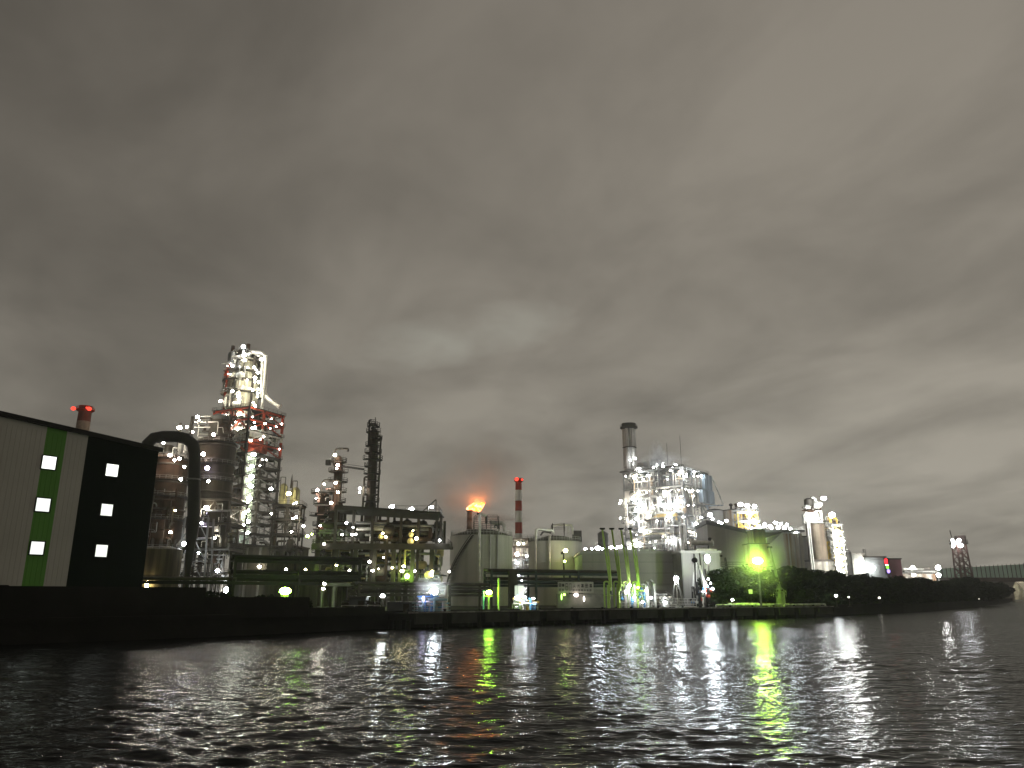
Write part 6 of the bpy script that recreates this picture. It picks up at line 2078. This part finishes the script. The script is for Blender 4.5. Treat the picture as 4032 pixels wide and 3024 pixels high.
for (px_, py_, sq_) in ((3751, 2130, (0.8, 0.8, 1.5)), (3776, 2127, (1.2, 0.8, 1.2)), (3764, 2139, (1.3, 0.8, 0.9)), (3781, 2147, (1.3, 0.8, 1.1)), (3753, 2148, (0.9, 0.8, 1.4)), (3770, 2133, (0.9, 0.8, 0.9))):
    t.lamp(t.at(px_, py_, D - w1 - 2.5), 1.5, emis('lamp_tower', (0.95, 0.96, 1.0), 34), sq=sq_)

# ---- far bridge
D = 760.0
a = Pt(3705, 2345, D)
t = Thing('green_bridge', 'long pale green screened bridge crossing the canal at the far right', 'bridge', (a.x, D, 0), math.radians(4))
NM = 40
GB = mat('bridge_green', (0.58, 0.80, 0.68), 0.6, 0, 0.15, 0.05)
CONB = mat('bridge_concrete', (0.30, 0.28, 0.24), 0.8, 0, 0.2, 0.05)
zb_ = t.plane(3900, 2283, 1, 0).z
zt_l, zt_r = t.plane(3720, 2240, 1, 0).z, t.plane(4032, 2222, 1, 0).z
LB = t.plane(4032, 2283, 1, 0).x + 90
xs_ = [LB * k / NM for k in range(NM + 1)]
for k in range(NM):
    x0_, x1_ = xs_[k] + 0.15, xs_[k + 1] - 0.15
    zz0 = zt_l + (zt_r - zt_l) * x0_ / (LB - 90)
    zz1 = zt_l + (zt_r - zt_l) * x1_ / (LB - 90)
    mb = MB()
    mb.hexa([(x0_, 0, zb_ + 2), (x1_, 0, zb_ + 2), (x1_, 0.3, zb_ + 2), (x0_, 0.3, zb_ + 2), (x0_, 0, zz0), (x1_, 0, zz1), (x1_, 0.3, zz1), (x0_, 0.3, zz0)])
    t.add('screen_panel', mb, GB)
    t.box('screen_post', (xs_[k] - 0.2, -0.35, zb_ + 1.5), (xs_[k] + 0.2, -0.01, zt_l + (zt_r - zt_l) * xs_[k] / (LB - 90) + 1.2), STEEL)
t.box('deck_girder', (0, -1, zb_ - 1.6), (LB, 12, zb_ + 2), mat('bridge_girder', (0.12, 0.09, 0.08), 0.8))
for px_ in (3905, 3975, 4060):
    x_ = t.plane(px_, 2320, 1, 2).x
    t.box('bridge_pier', (x_ - 3.2, 1, -2), (x_ + 3.2, 10, zb_ - 1.6), CONB)
    mb = MB()
    mb.hexa([(x_ - 3.2, 1.1, zb_ - 7), (x_ + 3.2, 1.1, zb_ - 7), (x_ + 3.2, 9.9, zb_ - 7), (x_ - 3.2, 9.9, zb_ - 7), (x_ - 7.5, 1.1, zb_ - 1.62), (x_ + 7.5, 1.1, zb_ - 1.62), (x_ + 7.5, 9.9, zb_ - 1.62), (x_ - 7.5, 9.9, zb_ - 1.62)])
    t.add('pier_head', mb, CONB)
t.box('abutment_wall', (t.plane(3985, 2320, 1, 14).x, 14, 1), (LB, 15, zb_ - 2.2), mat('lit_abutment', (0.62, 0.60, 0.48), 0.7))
for px_ in (3985, 4020, 4060):
    p = t.plane(px_, 2300, 1, 8)
    t.lamp((p.x, 7, zb_ - 3.0), 0.9, LW)
p = t.plane(3945, 2305, 1, 8)
t.lamp((p.x, 7, zb_ - 3.4), 0.7, LW)

# ================================================================== TREES
def tree_meshes(seed, H, W):
    """trunk with limbs and a crown of leaf-sized faces in lumpy clusters"""
    R = random.Random(seed)
    tr = MB()
    tr.tube([(0, 0, 0), (R.uniform(-.3, .3), R.uniform(-.3, .3), H * 0.3), (R.uniform(-.6, .6), R.uniform(-.6, .6), H * 0.62)], H * 0.03, 8)
    cl = []
    for k in range(13):
        th = R.uniform(0, 2 * math.pi)
        q_ = R.random()
        rr_ = W * 0.5 * math.sqrt(R.random()) * (1 - 0.45 * q_)
        z = H * (0.22 + 0.62 * q_)
        cl.append((rr_ * math.cos(th), rr_ * math.sin(th), z, W * R.uniform(0.17, 0.28)))
        if k < 6:
            tr.tube([(0, 0, H * (0.2 + 0.05 * k)), (rr_ * 0.5 * math.cos(th), rr_ * 0.5 * math.sin(th), z * 0.8), (rr_ * math.cos(th), rr_ * math.sin(th), z)], H * 0.011, 5)
    rng = np.random.default_rng(seed)
    V = []
    Fc = []
    for (x, y, z, r) in cl:
        n = 300
        d = rng.normal(size=(n, 3))
        d /= np.linalg.norm(d, axis=1)[:, None]
        rad = r * (0.55 + 0.5 * rng.random(n) ** 0.6)
        c_ = np.array([x, y, z]) + d * rad[:, None] * np.array([1, 1, 0.8])
        for i in range(n):
            a_ = rng.normal(size=3)
            a_ /= np.linalg.norm(a_)
            b_ = np.cross(a_, rng.normal(size=3))
            b_ /= np.linalg.norm(b_)
            s_ = 0.34 * (0.7 + 0.6 * rng.random()) * (W / 9)
            k0 = len(V)
            V.extend([tuple(c_[i] - a_ * s_), tuple(c_[i] + b_ * s_ * 0.7), tuple(c_[i] + a_ * s_), tuple(c_[i] - b_ * s_ * 0.7)])
            Fc.append((k0, k0 + 1, k0 + 2, k0 + 3))
    cr_ = MB()
    cr_.v, cr_.f = V, Fc
    return tr.mesh('trunk', BARK, True), cr_.mesh('crown', LEAF)


TM = [tree_meshes(s_, 10, 9.5) for s_ in (11, 12, 13, 14, 15)]


def tree(px, ytop, D, label, w=1.0, z=GZ, k=0):
    p = Pt(px, ytop, D)
    o = bpy.data.objects.new('dark_tree', None)
    COL.objects.link(o)
    o.location = (p.x, D, z)
    s_ = (p.z - z) / 9.6
    o.scale = (s_ * w, s_ * w, s_)
    o.rotation_euler = (0, 0, k * 1.7)
    o['label'] = label
    o['category'] = 'tree'
    o['group'] = 'dark trees in a belt along the bank'
    tr, cr_ = TM[k % 5]
    link('trunk', tr, o)
    link('crown', cr_, o)


TREES = [(2822, 2262, 190), (2846, 2240, 196), (2872, 2236, 192), (2900, 2238, 200), (2926, 2234, 196), (2955, 2240, 190), (2985, 2246, 196), (3012, 2250, 192), (3040, 2252, 200), (3068, 2256, 196), (3100, 2240, 205), (3132, 2238, 210), (3160, 2244, 206), (3190, 2250, 215), (3222, 2256, 212), (3250, 2254, 222), (3282, 2258, 220), (3312, 2262, 228), (3345, 2260, 232), (3378, 2268, 240), (3412, 2270, 246), (3448, 2274, 254), (3486, 2276, 262), (3520, 2278, 270), (3560, 2276, 282), (3600, 2280, 296), (3640, 2282, 310), (3680, 2282, 326), (3722, 2286, 344), (3762, 2284, 362), (3800, 2276, 380), (3826, 2274, 392), (3862, 2290, 412), (3896, 2284, 480), (3926, 2300, 560), (3950, 2322, 660)]
LAB = {0: 'dark tree nearest the dark loading arms, first of the belt', 6: 'dark tree directly behind the pole of the strong green lamp', 9: 'dark tree in the dip of the belt behind the single loading arm',
       10: 'taller dark tree just right of the single loading arm', 15: 'dark tree under the rusty silo', 18: 'dark tree under the stair tower with six lamps', 22: 'dark tree below the neon sign', 30: 'tall dark round tree below the far lattice tower', 33: 'dark round tree next to the bridge end', 35: 'last and smallest dark tree of the belt, beside the bridge'}
near = ['the boiler house annex', 'the grey bulk store', 'the rust-streaked bin', 'the pale bulk store', 'the rusty silo', 'the white block building', 'the red-washed block', 'the open canopy', 'the lattice tower', 'the bridge']
ordw = ['first', 'second', 'third', 'fourth', 'fifth', 'sixth', 'seventh', 'eighth', 'ninth', 'tenth', 'eleventh', 'twelfth', 'thirteenth', 'fourteenth', 'fifteenth', 'sixteenth', 'seventeenth', 'eighteenth']
for i, (px_, yt_, D) in enumerate(TREES):
    if i in LAB:
        lab = LAB[i]
    elif i < 18:
        lab = 'dark tree, %s from the left in the belt, before %s' % (ordw[i], near[min(4, i // 4)])
    else:
        lab = 'dark tree, %s from the right in the belt, before %s' % (ordw[len(TREES) - 1 - i], near[5 + min(4, (i - 18) // 4)])
    tree(px_, yt_, D, lab, w=1.35 if i < 20 else 1.7, k=i)
# lower second row at the water's edge
def bush_mass(name, pts, hfun, label, n=16000, seed=3, wid=9.0, leaf=0.4, z=None):
    rng = np.random.default_rng(seed)
    V, Fc = [], []
    P = np.array(pts, float)
    seg = np.linalg.norm(np.diff(P, axis=0), axis=1)
    cum = np.concatenate([[0], np.cumsum(seg)])
    for i in range(n):
        s_ = rng.random() * cum[-1]
        j = min(len(seg) - 1, np.searchsorted(cum, s_) - 1)
        q_ = (s_ - cum[j]) / seg[j]
        b_ = P[j] * (1 - q_) + P[j + 1] * q_
        d = (P[j + 1] - P[j]) / seg[j]
        nn = np.array([d[1], -d[0]])
        off = rng.uniform(-0.5, 0.5)
        h_ = hfun(s_ / cum[-1]) * (0.78 + 0.22 * math.sin(s_ * 0.55 + off * 3) * math.sin(s_ * 0.23 + 1)) * (1 - (2 * off) ** 2 * 0.8)
        zz_ = (z if z is not None else GZ) + h_ * (1 - 0.75 * rng.random() ** 1.6)
        c_ = np.array([b_[0] + nn[0] * off * wid, b_[1] + nn[1] * off * wid, zz_])
        a_ = rng.normal(size=3)
        a_ /= np.linalg.norm(a_)
        b2 = np.cross(a_, rng.normal(size=3))
        b2 /= np.linalg.norm(b2)
        l_ = leaf * (0.7 + 0.6 * rng.random())
        k0 = len(V)
        V.extend([tuple(c_ - a_ * l_), tuple(c_ + b2 * l_ * 0.7), tuple(c_ + a_ * l_), tuple(c_ - b2 * l_ * 0.7)])
        Fc.append((k0, k0 + 1, k0 + 2, k0 + 3))
    mb = MB()
    mb.v, mb.f = V, Fc
    o = link(name, mb.mesh(name, LEAF), None, 'stuff', label)
    return o


bush_mass('undergrowth', [(-140, 8), (SHORE[0][0] - 4, SHORE[0][1] + 3), (SHORE[1][0] - 4, SHORE[1][1] + 3), (-29, 113)], lambda q_: 3.9 - 1.6 * max(0, q_ - 0.6), 'black undergrowth crowning the left embankment', n=15000, seed=4, wid=5)
bush_mass('undergrowth', [(44, 184), (74, 203)] + [(x - 3, y + 6) for (x, y) in FARSH[:5]], lambda q_: 4.0, 'dark low undergrowth along the foot of the tree belt', n=15000, seed=5, wid=8, leaf=0.55)
# dark embankment wall under the undergrowth of the left bank
mb = MB()
E0, E1 = (SHORE[0][0] - 0.8, SHORE[0][1] + 0.9), (SHORE[1][0] - 0.8, SHORE[1][1] + 0.9)
for (p, q_, h_) in (((-130.8, 10.9), E0, 3.9), (E0, E1, 3.8), (E1, (-28.3, 110.6), 2.6), ((-28.3, 110.6), (-19.5, 121.0), 1.2)):
    mb.beam((*p, GZ + h_ / 2), (*q_, GZ + h_ / 2), 1.0, h_)
structure('embankment', mb, CONCD)

# ================================================================== VAPOUR
def plume(name, centre, size, dens, col, scale, label, thr=0.5, emit=None, aniso=0.0):
    m = bpy.data.materials.new(name)
    m.use_nodes = True
    nt = m.node_tree
    nt.nodes.clear()
    q = G(nt)
    out = q.n('ShaderNodeOutputMaterial')
    pv = q.n('ShaderNodeVolumePrincipled')
    q.l(pv.outputs[0], out.inputs['Volume'])
    pv.inputs['Color'].default_value = (*col, 1)
    pv.inputs['Anisotropy'].default_value = aniso
    tcn = q.n('ShaderNodeTexCoord')
    nz = q.n('ShaderNodeTexNoise')
    nz.inputs['Scale'].default_value = scale
    nz.inputs['Detail'].default_value = 3
    nz.inputs['Distortion'].default_value = 0.4
    q.l(tcn.outputs['Object'], nz.inputs['Vector'])
    # fades to nothing towards the edge of its box
    vl = q.n('ShaderNodeVectorMath', operation='LENGTH')
    q.l(tcn.outputs['Object'], vl.inputs[0])
    edge = q.m('SUBTRACT', 1.0, q.m('POWER', vl.outputs['Value'], 1.6), clamp=True)
    nn = q.m('MULTIPLY', q.m('SUBTRACT', nz.outputs[0], thr), 4.0, clamp=True)
    q.l(q.m('MULTIPLY', q.m('MULTIPLY', edge, nn), dens), pv.inputs['Density'])
    b = MB().sphere((0, 0, 0), 1.0, 16, 10)
    me = b.mesh(name, m)
    o = link(name, me, None, 'stuff', label)
    o.location = centre
    o.scale = size
    return o


pc = Pt(1870, 1960, 400)
plume('flare_smoke', (pc.x + 2, 400, pc.z + 3), (34, 18, 38), 0.035, (0.8, 0.62, 0.5), 1.5, 'thin smoke glowing orange round the flare', thr=0.42)
pc = Pt(1935, 2055, 395)
plume('steam', (pc.x, 395, pc.z), (22, 7, 6), 0.25, (0.9, 0.8, 0.72), 2.2, 'low peach coloured steam behind the large tank', thr=0.42)
pc = Pt(2592, 1785, 415)
plume('steam', (pc.x, 418, pc.z - 3), (5.5, 4, 12), 0.45, (0.95, 0.95, 0.93), 2.0, 'white steam puff rising from the boiler house roof', thr=0.36)
pc = Pt(2612, 1812, 415)
plume('steam', (pc.x + 2, 418, pc.z), (15, 5, 5.5), 0.20, (0.95, 0.95, 0.93), 2.4, 'low veil of steam lying on the boiler house roof', thr=0.38)

def mist(name, c, size, dens, label, aniso=0.3):
    """even thin mist thinning out to nothing at the edge of its ellipsoid"""
    m = bpy.data.materials.new(name)
    m.use_nodes = True
    nt = m.node_tree
    nt.nodes.clear()
    q = G(nt)
    out = q.n('ShaderNodeOutputMaterial')
    pv = q.n('ShaderNodeVolumePrincipled')
    q.l(pv.outputs[0], out.inputs['Volume'])
    pv.inputs['Color'].default_value = (0.95, 0.95, 0.93, 1)
    pv.inputs['Anisotropy'].default_value = aniso
    tcn = q.n('ShaderNodeTexCoord')
    vl = q.n('ShaderNodeVectorMath', operation='LENGTH')
    q.l(tcn.outputs['Object'], vl.inputs[0])
    e_ = q.m('SUBTRACT', 1.0, vl.outputs['Value'], clamp=True)
    q.l(q.m('MULTIPLY', q.m('POWER', e_, 1.3), dens), pv.inputs['Density'])
    o = link(name, MB().sphere((0, 0, 0), 1.0, 16, 10).mesh(name, m), None, 'stuff', label)
    o.location = c
    o.scale = size


bc = bh.M @ Vector((SXB / 2, SYB / 2, 40))
mist('steam_mist', bc, (52, 52, 56), 0.006, 'thin pale steam hanging round the boiler house')
mist('lamp_glow_mist', Pt(2983, 2208, 178), (9, 9, 9), 0.035, 'mist added to make the green glow round the strong green lamp')  # mist put in to give the lamp its halo
mist('lamp_glow_mist', Pt(1708, 2330, 132), (4.5, 4.5, 4.5), 0.05, 'mist added to make the white glow round the bright quay lamp')  # smaller added mist for the quay lamp's halo
HAZE = True
if HAZE:
    m = bpy.data.materials.new('haze')
    m.use_nodes = True
    nt = m.node_tree
    nt.nodes.clear()
    q = G(nt)
    out = q.n('ShaderNodeOutputMaterial')
    pv = q.n('ShaderNodeVolumePrincipled')
    q.l(pv.outputs[0], out.inputs['Volume'])
    pv.inputs['Color'].default_value = (0.92, 0.92, 0.88, 1)
    pv.inputs['Density'].default_value = 0.00020
    pv.inputs['Anisotropy'].default_value = 0.55
    b = MB().box(-900, -60, -3, 1300, 1500, 125)
    o = link('haze', b.mesh('haze', m), None, 'stuff')
